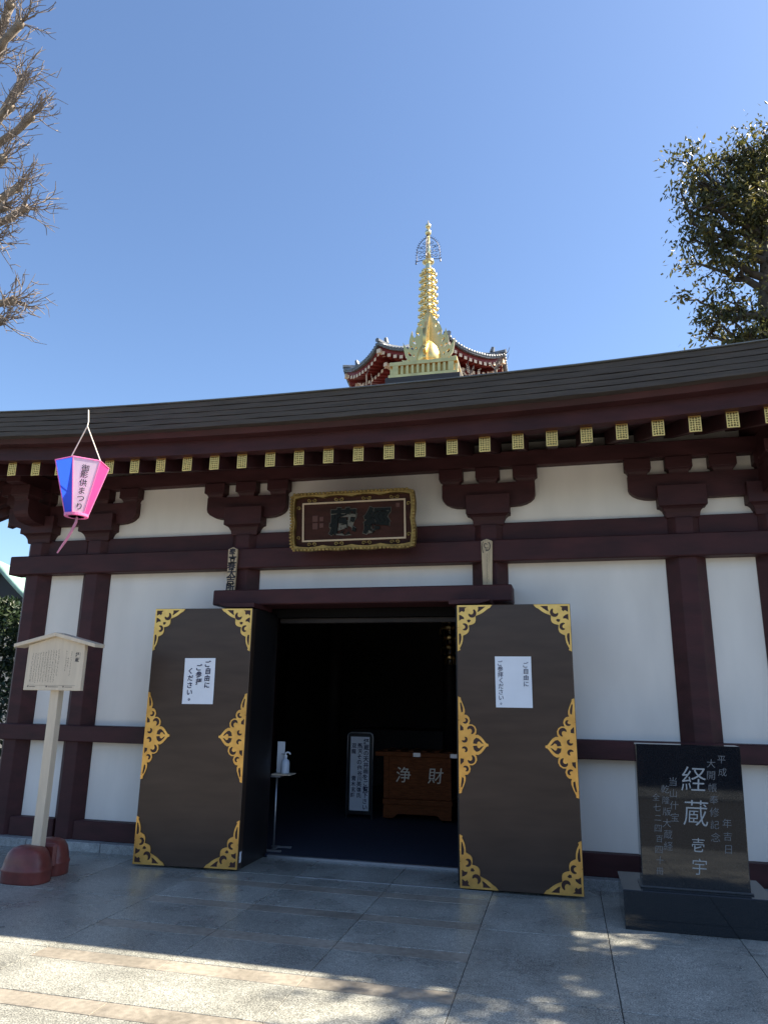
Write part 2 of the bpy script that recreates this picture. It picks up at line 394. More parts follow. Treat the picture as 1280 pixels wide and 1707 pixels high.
for a_, b_ in arms: MB().prism(arm_profile(a_, b_), -0.085, 0.10).obj('bracket_arm', WOOD, hall, bevel=0.004)
for x in PX: link('bearing_block', big_me, hall, T(x, YC, 0))
for x in PX[2:4]:
    for d in (-.365, 0, .365): link('small_block', small_me, hall, T(x + d, 0.0, 0))
for s_ in (-1, 1):
    for x in (PX[5] + .36, PX[5], PX[5] - .38, PX[4], PX[4] - .365): link('small_block', small_me, hall, T(s_ * x, 0.0, 0))
# brackets and beams along the left and right walls
for sx in (-1, 1):
    for y in [p + CY for p in PX[1:]]:
        link('bearing_block', big_me, hall, T(sx * 3.766, y, 0))
        MB().prism(arm_profile(-.457, .457), -0.085, 0.10).obj('bracket_arm', WOOD, hall, mtx=T(sx * 3.826, y, 0, -PI / 2 * sx * -1 if sx > 0 else -PI / 2))
        for d in (-.365, 0, .365): link('small_block', small_me, hall, T(sx * 3.826, y + d, 0))
    # arm of the corner running out along the side wall
    MB().prism(arm_profile(-.457, .457), -0.085, 0.10).obj('bracket_arm', WOOD, hall, mtx=T(sx * 3.826, 0.02, -0.003, -PI / 2))
    link('small_block', small_me, hall, T(sx * 3.826, -0.36, 0))

# eave pieces: mitred strips swept along the front and turned to the other three sides
def sweep(prof, n=36, jit=0.0):
    """closed profile of (y,z): y is out from the wall plane (negative outwards); ends mitred on the hip"""
    V = []; Fc = []; k = len(prof)
    for i in range(n + 1):
        t = -1 + 2 * i / n
        jy, jz = random.uniform(-jit, jit), random.uniform(-jit, jit)
        for (y, z) in prof:
            x = t * (CY - y); V.append((x, y + (jy if y < -1.3 else 0), z + sori(x) + jz * .7))
    for i in range(n):
        for j in range(k): Fc.append((i * k + j, i * k + (j + 1) % k, (i + 1) * k + (j + 1) % k, (i + 1) * k + j))
    Fc.append(tuple(range(k))); Fc.append(tuple(reversed([n * k + j for j in range(k)])))
    return MB().add(V, Fc)
def four(name, me, sides=(0, 1, 2, 3)):
    for q in sides:
        Mx = Matrix.Translation((0, CY, 0)) @ Matrix.Rotation(q * PI / 2, 4, 'Z') @ Matrix.Translation((0, -CY, 0))
        link(name, me, hall, Mx)
def rect(y0, y1, z0, z1): return [(y0, z0), (y1, z0), (y1, z1), (y0, z1)]
four('eave_purlin', MB().box(-4.42, 4.42, -0.10, 0.08, 3.745, 3.905).mesh('eave_purlin', WOOD, bevel=0.006), (0,))
four('eave_purlin', MB().box(-4.42, 4.42, -0.097, 0.083, 3.747, 3.903).mesh('eave_purlin', WOOD, bevel=0.006), (1, 3))
four('lower_fascia', sweep(rect(-1.27, -1.15, 3.655, 3.785)).mesh('lower_fascia', WOOD))
four('upper_fascia', sweep([(-1.38, 3.785), (-1.12, 3.785), (-1.12, 3.93), (-1.43, 3.885)]).mesh('upper_fascia', WOOD))
nl = 5
for k in range(nl):
    z0 = 3.832 + k * 0.0445; y0 = -1.485 - 0.011 * k
    pr = [(y0, z0), (-1.10, z0), (-1.10, z0 + 0.040), (y0 - 0.007, z0 + 0.0395)]
    four('shingle_layer', sweep(pr, 56, 0.0035).mesh('shingle_layer', COPPER))
four('eave_core', sweep(rect(-1.475, -1.11, 3.834, 4.05), 40).mesh('eave_core', BLACK))
four('edge_flashing', sweep(rect(-1.555, -1.10, 4.055, 4.063), 40).mesh('edge_flashing', COPPER_LIGHT))
# soffit boarding
four('soffit', sweep([(-1.16, 3.668), (0.06, 4.045), (0.06, 4.06), (-1.16, 3.684)]).mesh('soffit', WOOD), (0, 1, 3))
box('rafter_infill', -3.80, 3.80, 0.09, 0.12, 3.90, 4.05, PLASTER, hall, 0)
# rafters with gilt end plates
def filigree():
    W2, H2 = 0.046, 0.067
    spl = [[(-W2, -H2), (W2, -H2), (W2, H2), (-W2, H2)]]
    def hole(pts):
        for sx in (-1, 1):
            for sz in (-1, 1): spl.append([(sx * x, sz * z) for x, z in pts])
    hole([(0.004, 0.004), (0.016, 0.003), (0.019, 0.010), (0.011, 0.017), (0.005, 0.014)])
    hole([(0.022, 0.004), (0.037, 0.004), (0.037, 0.016), (0.030, 0.012), (0.027, 0.020), (0.023, 0.013)])
    hole([(0.004, 0.022), (0.012, 0.022), (0.020, 0.028), (0.016, 0.036), (0.009, 0.031), (0.004, 0.036)])
    hole([(0.027, 0.026), (0.037, 0.022), (0.037, 0.040), (0.029, 0.037), (0.024, 0.033)])
    hole([(0.004, 0.041), (0.011, 0.039), (0.019, 0.042), (0.015, 0.057), (0.004, 0.057)])
    hole([(0.024, 0.043), (0.032, 0.046), (0.037, 0.047), (0.037, 0.057), (0.022, 0.057)])
    return curve_mesh('end_plate', spl, 0.007, GOLD)
plate_me = filigree()
SL = 0.318
def rafter_mesh(length):
    mb = MB(); h = 0.0665; wd = 0.045
    V = []
    for y in (0, length):
        for x, z in ((-wd, -h), (wd, -h), (wd, h), (-wd, h)): V.append((x, y, z + SL * y))
    mb.add(V, [(0, 1, 2, 3), (7, 6, 5, 4), (0, 4, 5, 1), (1, 5, 6, 2), (2, 6, 7, 3), (3, 7, 4, 0)])
    return mb.mesh('rafter', WOOD, bevel=0.003)
r_full = rafter_mesh(1.34); cache = {}
def rafter(x, side):
    L = 1.34 if abs(x) < 3.8 else max(0.12, 1.2 - (abs(x) - 3.826))
    key = round(L, 3)
    if key not in cache: cache[key] = rafter_mesh(L)
    Mx = Matrix.Translation((0, CY, 0)) @ Matrix.Rotation(side * PI / 2, 4, 'Z') @ Matrix.Translation((x, -1.2 - CY, 3.585 + sori(x)))
    r = link('rafter', cache[key], hall, Mx)
    link('end_plate', plate_me, r, Matrix.Translation((0, -0.002, 0)))
    link('plate_backing', back_me, r, None)
back_me = MB().box(-0.043, 0.043, -0.0012, 0.0, -0.064, 0.064).mesh('plate_backing', mat('aged_brass', (0.11, 0.06, 0.012), 0.5, 0.6))
for k in range(-17, 18): rafter(0.2755 * k, 0)
for k in range(6, 18): rafter(0.2755 * k, 3)      # left eave, the end near the corner
for k in range(-17, -6): rafter(0.2755 * k, 1)
def hip(sx):
    a = Vector((sx * 3.7, 0.12, 4.02)); b = Vector((sx * 5.10, -1.28, 3.585 + sori(5.1)))
    d = (b - a).normalized(); s = Vector((0, 0, 1)).cross(d).normalized() * 0.07; u = Vector((0, 0, 0.09))
    mb = MB(); mb.add([p + e for p in (a, b) for e in (-s - u, s - u, s + u, -s + u)], [(0, 1, 2, 3), (7, 6, 5, 4), (0, 4, 5, 1), (1, 5, 6, 2), (2, 6, 7, 3), (3, 7, 4, 0)])
    mb.obj('hip_rafter', WOOD, hall, bevel=0.004)
hip(-1); hip(1)

# roof: four concave faces
def roof_face():
    V = []; Fc = []; nu, nv = 30, 16
    for j in range(nv + 1):
        t = j / nv
        half = 5.38 * (1 - t) + 0.55 * t
        for i in range(nu + 1):
            u = -1 + 2 * i / nu
            z = 4.062 + (6.30 - 4.062) * (0.80 * t + 0.20 * t * t) + sori(u * 5.38) * (1 - t) ** 2
            V.append((u * half, CY - half, z))
    for j in range(nv):
        for i in range(nu):
            a_ = j * (nu + 1) + i; Fc.append((a_, a_ + 1, a_ + nu + 2, a_ + nu + 1))
    return new_mesh('roof', V, Fc, COPPER, True)
four('roof', roof_face())
box('roof_cap', -0.60, 0.60, CY - 0.60, CY + 0.60, 6.24, 6.405, COPPER, hall, 0.01)

# gilt finial
fin = MB().box(-0.56, 0.56, CY - 0.56, CY + 0.56, 6.405, 6.47).obj('roof_finial', GOLD_LEAF, hall, bevel=0.008)
MB().box(-0.50, 0.50, CY - 0.50, CY + 0.50, 6.47, 6.62).obj('finial_core', mat('finial_core_gilt', (0.5, 0.33, 0.10), 0.5, 0.8), fin)
mb = MB()
for q in range(4):
    for k in range(-5, 6):
        v = MB().box(k * 0.085 - .02, k * 0.085 + .02, -0.535, -0.498, 6.47, 6.62).v if abs(k) < 5 else MB().box(k * 0.094 - .07 * (1 if k > 0 else 0.3) , k * 0.094 + .07 * (1 if k < 0 else 0.3), -0.545, -0.498, 6.47, 6.62).v
        c_, s_ = math.cos(q * PI / 2), math.sin(q * PI / 2)
        mb.add([(x * c_ - y * s_, x * s_ + y * c_ + CY, z) for x, y, z in v], [(0, 3, 2, 1), (4, 5, 6, 7), (0, 1, 5, 4), (1, 2, 6, 5), (2, 3, 7, 6), (3, 0, 4, 7)])
tag(mb.obj('baluster', GOLD_LEAF, fin), kind='stuff')
MB().box(-0.545, 0.545, CY - 0.545, CY + 0.545, 6.62, 6.69).obj('finial_cornice', GOLD_LEAF, fin, bevel=0.006)
MB().lathe([(0.50, 6.69), (0.47, 6.73), (0.33, 6.79), (0.24, 6.82)], 32, (0, CY, 0)).obj('lotus_base', GOLD_LEAF, fin, True)
MB().lathe([(0.14, 6.80), (0.185, 6.86), (0.205, 6.94), (0.198, 7.03), (0.165, 7.13), (0.11, 7.22), (0.05, 7.30), (0.015, 7.40), (0.004, 7.45)], 32, (0, CY, 0)).obj('jewel', GOLD_LEAF, fin, True)
# flames: half outline (x>0), mirrored by using four plates set round the jewel
fl_out = [(0.02, 6.74), (0.28, 6.74), (0.36, 6.76), (0.43, 6.83), (0.36, 6.85), (0.35, 6.88), (0.42, 6.90), (0.46, 6.98), (0.39, 6.96), (0.36, 6.99), (0.40, 7.05), (0.42, 7.14), (0.44, 7.30), (0.40, 7.22),
          (0.355, 7.16), (0.325, 7.20), (0.335, 7.28), (0.325, 7.36), (0.285, 7.50), (0.275, 7.42), (0.245, 7.36), (0.215, 7.40), (0.225, 7.47), (0.20, 7.55), (0.16, 7.60), (0.135, 7.66), (0.08, 7.70), (0.055, 7.76), (0.02, 7.88), (0.008, 7.8)]
def blob(cx, cz, rx, rz, a=0.0, n=8):
    return [(cx + rx * math.cos(t) * math.cos(a) - rz * math.sin(t) * math.sin(a), cz + rx * math.cos(t) * math.sin(a) + rz * math.sin(t) * math.cos(a)) for t in [2 * PI * k / n for k in range(n)]]
fl_holes = [blob(0.315, 6.93, 0.05, 0.022, 0.5), blob(0.325, 7.07, 0.045, 0.024, 0.9), blob(0.285, 7.18, 0.045, 0.02, 1.1), blob(0.30, 6.81, 0.045, 0.018, 0.1), blob(0.245, 7.28, 0.045, 0.02, 1.0),
            blob(0.17, 7.42, 0.045, 0.02, 1.1), blob(0.12, 7.56, 0.05, 0.016, 1.2), blob(0.21, 7.17, 0.03, 0.016, 1.2), blob(0.25, 7.03, 0.03, 0.014, 1.4)]
flame_me = curve_mesh('flame_plate', [fl_out] + fl_holes, 0.05, GOLD_LEAF)
for q in range(4): link('flame_plate', flame_me, fin, Matrix.Translation((0, CY, 0)) @ Matrix.Rotation(q * PI / 2, 4, 'Z') @ Matrix.Translation((0, 0.025, 0)))

# doorway
box('lintel', -1.485, 1.511, -0.30, 0.12, 2.392, 2.545, WOOD, hall, 0.010)
for sx in (-1, 1):
    MB().prism([(sx * 0.95, 2.391), (sx * 1.34, 2.391), (sx * 1.32, 2.372), (sx * 1.22, 2.345), (sx * 0.95, 2.345)], -0.48, -0.02).obj('hinge_block', WOOD, hall, bevel=0.004)
    x0, x1 = sorted((sx * (0.962 if sx < 0 else 1.0), sx * 1.075)); box('door_jamb', x0, x1, -0.395, 0.16, 0.0, 2.344, BLACK, hall, 0.008)
    x0, x1 = sorted((sx * 1.08, sx * 1.12)); box('door_jamb', x0, x1, -0.10, 0.16, 0.0, 2.39, BLACK, hall, 0.004)
box('transom', -0.93, 0.93, 0.08, 0.15, 2.30, 2.388, mat('transom_black', (0.008, 0.007, 0.007), 0.8, spec=0.1), hall, 0.004)
box('transom_rail', -0.93, 0.93, 0.17, 0.22, 2.25, 2.30, INTERIOR, hall, 0.004)
box('door_sill', -0.93, 0.93, 0.122, 0.17, -0.02, 0.022, METAL, hall, 0.003)

# door leaves with pierced gilt fittings
def lobes(cusps, bulge):
    out = []
    for (a_, b_), k in zip(zip(cusps[:-1], cusps[1:]), bulge):
        ax, ay = a_; bx, by = b_; nx, ny = (by - ay), -(bx - ax)
        for i in range(6):
            t = i / 6; h = math.sin(PI * t) * k
            out.append((ax + (bx - ax) * t + nx * h, ay + (by - ay) * t + ny * h))
    out.append(cusps[-1]); return out
def comma(cx, cy, r, a0, turn, w0, n=15):
    """scroll-shaped opening: a hook that thins and curls in"""
    L = []; Rr = []
    for i in range(n):
        t = i / (n - 1); a = a0 + turn * t; rad = r * (1 - 0.42 * t)
        wd = w0 * (0.32 + 0.85 * math.sin(PI * t) ** 0.8) * (1 - 0.25 * t)
        L.append((cx + (rad + wd) * math.cos(a), cy + (rad + wd) * math.sin(a))); Rr.append((cx + (rad - wd) * math.cos(a), cy + (rad - wd) * math.sin(a)))
    return L + Rr[::-1]
# corner at the origin, legs along +x (0.31) and +y (0.40)
c_out = [(0, 0)] + [(0.31, 0.0), (0.288, 0.026)] + lobes([(0.268, 0.036), (0.162, 0.096), (0.100, 0.178), (0.050, 0.268), (0.020, 0.378)], [0.06, 0.30, 0.26, 0.08])[0:] + [(0.026, 0.392), (0.0, 0.405)]
c_holes = [[(0.186, 0.014), (0.252, 0.013), (0.226, 0.034), (0.196, 0.056), (0.178, 0.062), (0.186, 0.036)],
           [(0.013, 0.250), (0.030, 0.250), (0.036, 0.275), (0.034, 0.305), (0.022, 0.345), (0.013, 0.350)],
           [(0.016, 0.016), (0.084, 0.016), (0.066, 0.032), (0.070, 0.046), (0.058, 0.062), (0.042, 0.052), (0.016, 0.068)],
           comma(0.124, 0.070, 0.036, -1.0, 3.9, 0.0155), comma(0.058, 0.196, 0.030, -1.9, 4.0, 0.0130),
           [(0.016, 0.084), (0.036, 0.090), (0.058, 0.106), (0.062, 0.124), (0.038, 0.124), (0.016, 0.138)],
           [(0.086, 0.130), (0.108, 0.126), (0.122, 0.136), (0.106, 0.154), (0.090, 0.150)]]
s_up = [(0.0, 0.395), (0.022, 0.388), (0.024, 0.370), (0.044, 0.325), (0.056, 0.290), (0.057, 0.265), (0.050, 0.246), (0.074, 0.242), (0.092, 0.224), (0.100, 0.196), (0.090, 0.166),
        (0.118, 0.166), (0.142, 0.150), (0.155, 0.124), (0.152, 0.096), (0.142, 0.080), (0.166, 0.082), (0.190, 0.068), (0.210, 0.046), (0.228, 0.022), (0.238, 0.012), (0.251, 0.010), (0.254, 0.0)]
s_out = s_up + [(x, -y) for x, y in reversed(s_up[:-1])]
s_holes = []
for sg in (1, -1):
    for hl in ([(0.015, 0.345), (0.020, 0.300), (0.026, 0.262), (0.041, 0.270), (0.041, 0.300), (0.027, 0.345)],
               comma(0.057, 0.200, 0.023, -2.4, 4.0, 0.0105), comma(0.098, 0.119, 0.033, -1.2, 4.1, 0.0145), comma(0.050, 0.046, 0.024, -2.6, 4.0, 0.0110),
               [(0.014, 0.112), (0.014, 0.165), (0.026, 0.156), (0.042, 0.140), (0.044, 0.116)],
               [(0.122, 0.010), (0.130, 0.040), (0.150, 0.058), (0.172, 0.052), (0.194, 0.032), (0.214, 0.006), (0.192, 0.014), (0.177, 0.028), (0.163, 0.024), (0.156, 0.006)]):
        s_holes.append([(x, sg * y) for x, y in hl])
corner_me = curve_mesh('corner_fitting', [c_out] + c_holes, 0.006, GOLD)
side_me = curve_mesh('side_fitting', [s_out] + s_holes, 0.006, GOLD)
corner_bk = curve_mesh('fitting_backing', [[(x * 0.97 + 0.002, y * 0.97 + 0.002) for x, y in c_out]], 0.0015, GOLD_DEEP)
side_bk = curve_mesh('fitting_backing', [[(x * 0.97 + 0.001, y * 0.97) for x, y in s_out]], 0.0015, GOLD_DEEP)
DOORM = {}
def door(x0, y0, x1, y1, h, name='door_leaf'):
    wd = math.hypot(x1 - x0, y1 - y0); ang = math.atan2(y1 - y0, x1 - x0)
    d = box(name, 0, wd, 0, 0.105, 0, h, LACQUER, hall, 0.004, T(x0, y0, 0.018, ang))
    e = 0.004; DOORM[d.name] = T(x0, y0, 0.018, ang)
    def put(name, me, mtx): 
        o = link(name, me, d, mtx); return o
    for fx in (0, 1):
        for fz in (0, 1):
            sx = -1 if fx else 1; sz = -1 if fz else 1
            Mx = Matrix.Translation((wd - e if fx else e, -0.0016, h - e if fz else e)) @ Matrix.Diagonal((sx, 1, sz, 1))
            c = put('corner_fitting', corner_me, Mx); link('fitting_backing', corner_bk, c)
        Mx = Matrix.Translation((wd - e if fx else e, -0.0016, h * 0.485)) @ Matrix.Diagonal((-1 if fx else 1, 1, 1, 1))
        c = put('side_fitting', side_me, Mx); link('fitting_backing', side_bk, c)
    return d, ang
dL, aL = door(-1.939, -0.591, -0.942, -0.516, 2.312)
dR, aR = door(1.033, -0.538, 2.017, -0.515, 2.312)
box('door_tag', 0.9985, 1.001, 0.03, 0.075, 0.05, 0.14, PAPER, dL, 0)

# interior
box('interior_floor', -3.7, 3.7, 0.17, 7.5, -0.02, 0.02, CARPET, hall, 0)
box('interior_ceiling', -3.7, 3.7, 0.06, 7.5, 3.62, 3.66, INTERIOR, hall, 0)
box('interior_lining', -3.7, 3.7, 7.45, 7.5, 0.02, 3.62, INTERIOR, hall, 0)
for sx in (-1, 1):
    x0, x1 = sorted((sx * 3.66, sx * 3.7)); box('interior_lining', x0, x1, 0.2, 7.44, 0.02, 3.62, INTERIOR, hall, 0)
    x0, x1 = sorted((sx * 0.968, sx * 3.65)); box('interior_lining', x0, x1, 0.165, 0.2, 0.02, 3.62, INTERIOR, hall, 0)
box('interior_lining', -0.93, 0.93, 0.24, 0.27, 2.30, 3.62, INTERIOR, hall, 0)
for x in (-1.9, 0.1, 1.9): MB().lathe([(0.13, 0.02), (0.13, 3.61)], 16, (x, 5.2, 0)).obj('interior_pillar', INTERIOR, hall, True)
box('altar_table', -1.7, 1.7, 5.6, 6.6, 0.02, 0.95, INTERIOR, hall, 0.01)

# ------------------------------------------------------------------ name plaque
pq = thing('name_plaque', 'framed black and gold temple name plaque hanging above the doorway', 'plaque', (0, -0.36, 2.895))
pq.rotation_euler = (0.10, 0, 0)
W_, H_ = 1.27, 0.585
MB().box(-W_ / 2 + .03, W_ / 2 - .03, 0.0, 0.05, 0.03, H_ - 0.03).obj('board', PLAQUE_RED, pq, bevel=0.004)
def wavy(a, b, amp, n, nrm):
    ax, ay = a; bx, by = b; o = []
    for i in range(n * 6):
        t = i / (n * 6); h = amp * abs(math.sin(PI * n * t)) ** 0.8
        o.append((ax + (bx - ax) * t + nrm[0] * h, ay + (by - ay) * t + nrm[1] * h))
    return o
def ring(x0, x1, z0, z1, amp):
    return wavy((x0, z0), (x1, z0), amp, 4, (0, -1)) + wavy((x1, z0), (x1, z1), amp * .7, 2, (1, 0)) + wavy((x1, z1), (x0, z1), amp, 4, (0, 1)) + wavy((x0, z1), (x0, z0), amp * .7, 2, (-1, 0))
hx = W_ / 2
fr_me = curve_mesh('frame', [ring(-hx + .02, hx - .02, 0.025, H_ - 0.02, 0.022), ring(-hx + .055, hx - .055, 0.06, H_ - 0.055, 0.018)], 0.085, PLAQUE_GOLD)
link('frame', fr_me, pq, Matrix.Translation((0, 0.03, 0)))
def bead_run():
    mb = MB(); 
    for z in [0.05 + i * 0.031 for i in range(17)]:
        for sx in (-1, 1):
            xx = sx * (hx - 0.024 + 0.010 * abs(math.sin(PI * 2 * (z - .025) / (H_ - .045)))); mb.box(xx - .014, xx + .014, -0.075, -0.05, z - .010, z + .010)
    for x in [-hx + 0.05 + i * 0.038 for i in range(31)]:
        for z in (0.016, H_ - 0.012): mb.box(x - .014, x + .014, -0.072, -0.05, z - .012 , z + .012)
    return mb
tag(bead_run().obj('frame_carving', PLAQUE_GOLD, pq, bevel=0.003), kind='stuff')
def frame_rect(x0, x1, z0, z1, t): return [[(x0, z0), (x1, z0), (x1, z1), (x0, z1)], [(x0 + t, z0 + t), (x1 - t, z0 + t), (x1 - t, z1 - t), (x0 + t, z1 - t)]]
link('inner_line', curve_mesh('inner_line', frame_rect(-hx + .115, hx - .105, 0.10, H_ - 0.095, 0.016), 0.012, PLAQUE_EDGE), pq, Matrix.Translation((0, -0.001, 0)))
for nm, ch, x in (('character', '藏', -0.10), ('character', '經', 0.245)):
    c0 = character(nm, ch, x, 0.29, 0.27, PLAQUE_CHAR, pq, -0.014, bold=0.035, depth=0.013, shear=0.05)
    e0 = character('character_edge', ch, x, 0.29, 0.27, mat('faded_gilt_edge', (0.12, 0.11, 0.085), 0.7), pq, -0.006, bold=0.055, depth=0.006, shear=0.05)
for x, z, s_ in ((-0.385, 0.33, 0.03), (-0.385, 0.255, 0.03), (-0.32, 0.325, 0.022), (-0.32, 0.26, 0.022), (0.455, 0.43, 0.02)):
    box('seal', x - s_, x + s_ * .8, -0.004, 0.001, z - s_, z + s_, SEAL, pq, 0)
def scroll(x, z, r, flip=1, up=1):
    return [(x + flip * r * (1 - 0.09 * k) * math.cos(k * 0.75), -0.006, z + up * r * (1 - 0.09 * k) * math.sin(k * 0.75)) for k in range(10)]
for x in (-0.42, -0.14, 0.14, 0.42):
    for z, up in ((0.072, 1), (H_ - 0.068, -1)):
        MB().tube(scroll(x - .03, z, 0.022, 1, up), 0.006, 6).tube(scroll(x + .03, z, 0.022, -1, up), 0.006, 6).obj('carved_scroll', PLAQUE_GOLD, pq)
for sx in (-1, 1):
    for z in (0.14, 0.44): MB().tube(scroll(sx * (hx - .078), z, 0.022, sx, 1), 0.006, 6).obj('carved_scroll', PLAQUE_GOLD, pq)

# ------------------------------------------------------------------ wooden talismans over the door posts
def talisman(x, z0, z1, wt, wb, label):
    t = thing('wooden_talisman', label, 'talisman', (x, -0.163, z0), 0, 'wooden talismans on the door posts')
    h = z1 - z0
    MB().prism([(-wb / 2, 0), (wb / 2, 0), (wt / 2, h - 0.022), (0, h), (-wt / 2, h - 0.022)], -0.03, 0.0).obj('slat', TALIS, t, bevel=0.003)
    return t
tl = talisman(-1.352, 2.535, 3.010, 0.104, 0.088, 'cedar talisman brushed with a column of bold black characters, left of the name plaque')
columns('lettering', [(0.0, 0.455, 0.075, 0.062, '奉'), (0.0, 0.385, 0.098, 0.074, '立春大吉所')], INK, tl, -0.0315, bold=0.03, jitter=0.05)['kind'] = 'stuff'
tr = talisman(1.278, 2.535, 3.002, 0.108, 0.086, 'cedar talisman with a black oval seal at its top, right of the name plaque')
seal = MB()
seal.tube([(-0.03 + 0.012 * math.cos(t), -0.0308, 0.385 + 0.055 * math.sin(t)) for t in [PI * (0.55 + 0.9 * k / 9) for k in range(10)]], 0.0035, 5)
seal.tube([(0.0 + 0.032 * math.cos(t), -0.0308, 0.395 + 0.045 * math.sin(t)) for t in [-1.9 + 2.9 * k / 11 for k in range(12)]], 0.004, 5)
seal.tube([(-0.012 + 0.016 * math.cos(t) * (1 - .05 * k), -0.0308, 0.400 + 0.02 * math.sin(t)) for k, t in enumerate([0.5 + 4.9 * k / 12 for k in range(13)])], 0.0035, 5)
seal.tube([(-0.014, -0.0308, 0.372), (0.012, -0.0308, 0.380)], 0.003, 5).tube([(-0.014, -0.0308, 0.358), (0.010, -0.0308, 0.366)], 0.003, 5).tube([(-0.008, -0.0308, 0.346), (0.006, -0.0308, 0.352)], 0.003, 5)
tag(seal.obj('seal_mark', INK, tr), kind='stuff')
mk = MB()
for k in range(26):
    z = 0.318 - k * 0.0112
    for q in range(2): 
        x = random.uniform(-0.007, 0.004); mk.box(x, x + random.uniform(.004, .009), -0.0312, -0.0306, z + q * .004, z + q * .004 + .0022)
tag(mk.obj('lettering', INK, tr), kind='stuff')

# ------------------------------------------------------------------ paper notices
def notice(d, ang, x, z0, wd, h, tilt, label, name='paper_notice'):
    base = DOORM[d.name] @ Vector((x, -0.004, z0))
    t = thing(name, label, 'notice', base, ang, 'paper notices taped to the doors'); t.rotation_euler = (0, tilt, ang)
    nx, nz = 8, 10; V = []; Fc = []
    for j in range(nz + 1):
        for i in range(nx + 1):
            u, v = i / nx, j / nz; curl = 0.0012 * math.sin(5 * u + 3 * v) + 0.004 * (abs(u - .5) * 2) ** 6 * (abs(v - .5) * 2) ** 4
            V.append((u * wd, -curl - .001, v * h))
    for j in range(nz):
        for i in range(nx): a_ = j * (nx + 1) + i; Fc.append((a_, a_ + 1, a_ + nx + 2, a_ + nx + 1))
    me = new_mesh('sheet', V, Fc, PAPER, True); link('sheet', me, t)
    return t
n1 = notice(dL, aL, 0.355, 1.410, 0.308, 0.425, -0.008, 'white paper notice on the left door with three columns of brush lettering')
columns('lettering', [(0.238, 0.405, 0.062, 0.066, 'ご自由に'), (0.150, 0.372, 0.062, 0.066, 'ご参拝'), (0.066, 0.338, 0.062, 0.066, 'ください。')], INK_BLUE, n1, -0.0045, bold=0.022, jitter=0.06, shear=0.06)['kind'] = 'stuff'
n2 = notice(dR, aR, 0.328, 1.432, 0.308, 0.428, 0.0, 'white paper notice on the right door with lettering down both edges')
columns('lettering', [(0.262, 0.385, 0.050, 0.0535, 'ご自由に'), (0.045, 0.395, 0.050, 0.0485, 'ご参拝ください。')], INK_BLUE, n2, -0.0045, bold=0.006, jitter=0.05, shear=0.04)['kind'] = 'stuff'

# ------------------------------------------------------------------ lantern
lan = thing('paper_lantern', 'pink edged festival lantern with blue and white panels hanging under the eave', 'lantern', (-1.925, -1.95, 2.945))
NT, NB, HT = 0.212, 0.088, 0.445
A0 = math.radians(-74)
ang = [A0 + PI / 3 * k for k in range(6)]
top = [Vector((NT * math.cos(t), NT * math.sin(t), HT)) for t in ang]; bot = [Vector((NB * math.cos(t), NB * math.sin(t), 0.0)) for t in ang]
colors = [L_WHITE, L_PINK, L_BLUE, L_WHITE, L_PINK, L_BLUE]
for k in range(6):
    a0, a1, b0, b1 = top[k], top[(k + 1) % 6], bot[k], bot[(k + 1) % 6]
    nrm = ((a1 - a0).cross(b0 - a0)).normalized() * -0.001
    me = new_mesh('panel', [b0, b1, a1, a0], [(0, 1, 2, 3)], colors[k])
    link('panel', me, lan)
for k in range(6):
    MB().tube([bot[k], top[k]], 0.0055, 6).obj('corner_rib', L_EDGE, lan)
MB().tube(top + [top[0]], 0.0055, 6).obj('top_rim', L_EDGE, lan)
MB().lathe([(NB + .006, -0.012), (NB + .008, 0.008), (NB - .02, 0.01), (NB - .025, -0.012)], 24).obj('bottom_ring', L_EDGE, lan)
cord = MB().tube([top[4], Vector((0.0, 0.0, 0.79))], 0.005, 5).tube([top[1], Vector((0.0, 0.0, 0.79))], 0.005, 5)
tag(cord.obj('hanging_cord', CORD, lan), kind='stuff')
MB().tube([Vector((0.0, 0.0, 0.785)), Vector((-0.01, 0.02, 0.835)), Vector((-0.32, 0.40, 1.125))], 0.005, 5).obj('hook_cord', CORD, lan)
MB().tube([(0.01, 0, 0.0), (0.005, 0, -0.06), (-0.03, 0, -0.14), (-0.08, 0.01, -0.21), (-0.12, 0.01, -0.27), (-0.145, 0.01, -0.31)], [0.008, 0.012, 0.012, 0.011, 0.009, 0.006], 6).obj('ribbon', film('ribbon_pink', (0.75, 0.35, 0.5), 0.4), lan)
# lettering on the white panel facing the camera
k = 0
a0, a1, b0, b1 = top[0], top[1], bot[0], bot[1]
mb = MB()
for i, ch in enumerate('御影供まつり'):
    t = 0.08 + 0.86 * (i + 0.5) / 6
    cL = a0.lerp(b0, t); cR = a1.lerp(b1, t); c = cL.lerp(cR, 0.5); ux = (cR - cL).normalized(); uy = (a0 - b0).lerp(a1 - b1, 0.5).normalized()
    nn = ux.cross(uy).normalized(); sz = 0.062
    v, f = glyph_verts(ch, sz, 0.012)
    mb.add([c + ux * p[0] + uy * p[1] + nn * 0.0025 for p in v], f)
tag(link('lettering', new_mesh('lettering', mb.v, mb.f, INK), lan), kind='stuff')

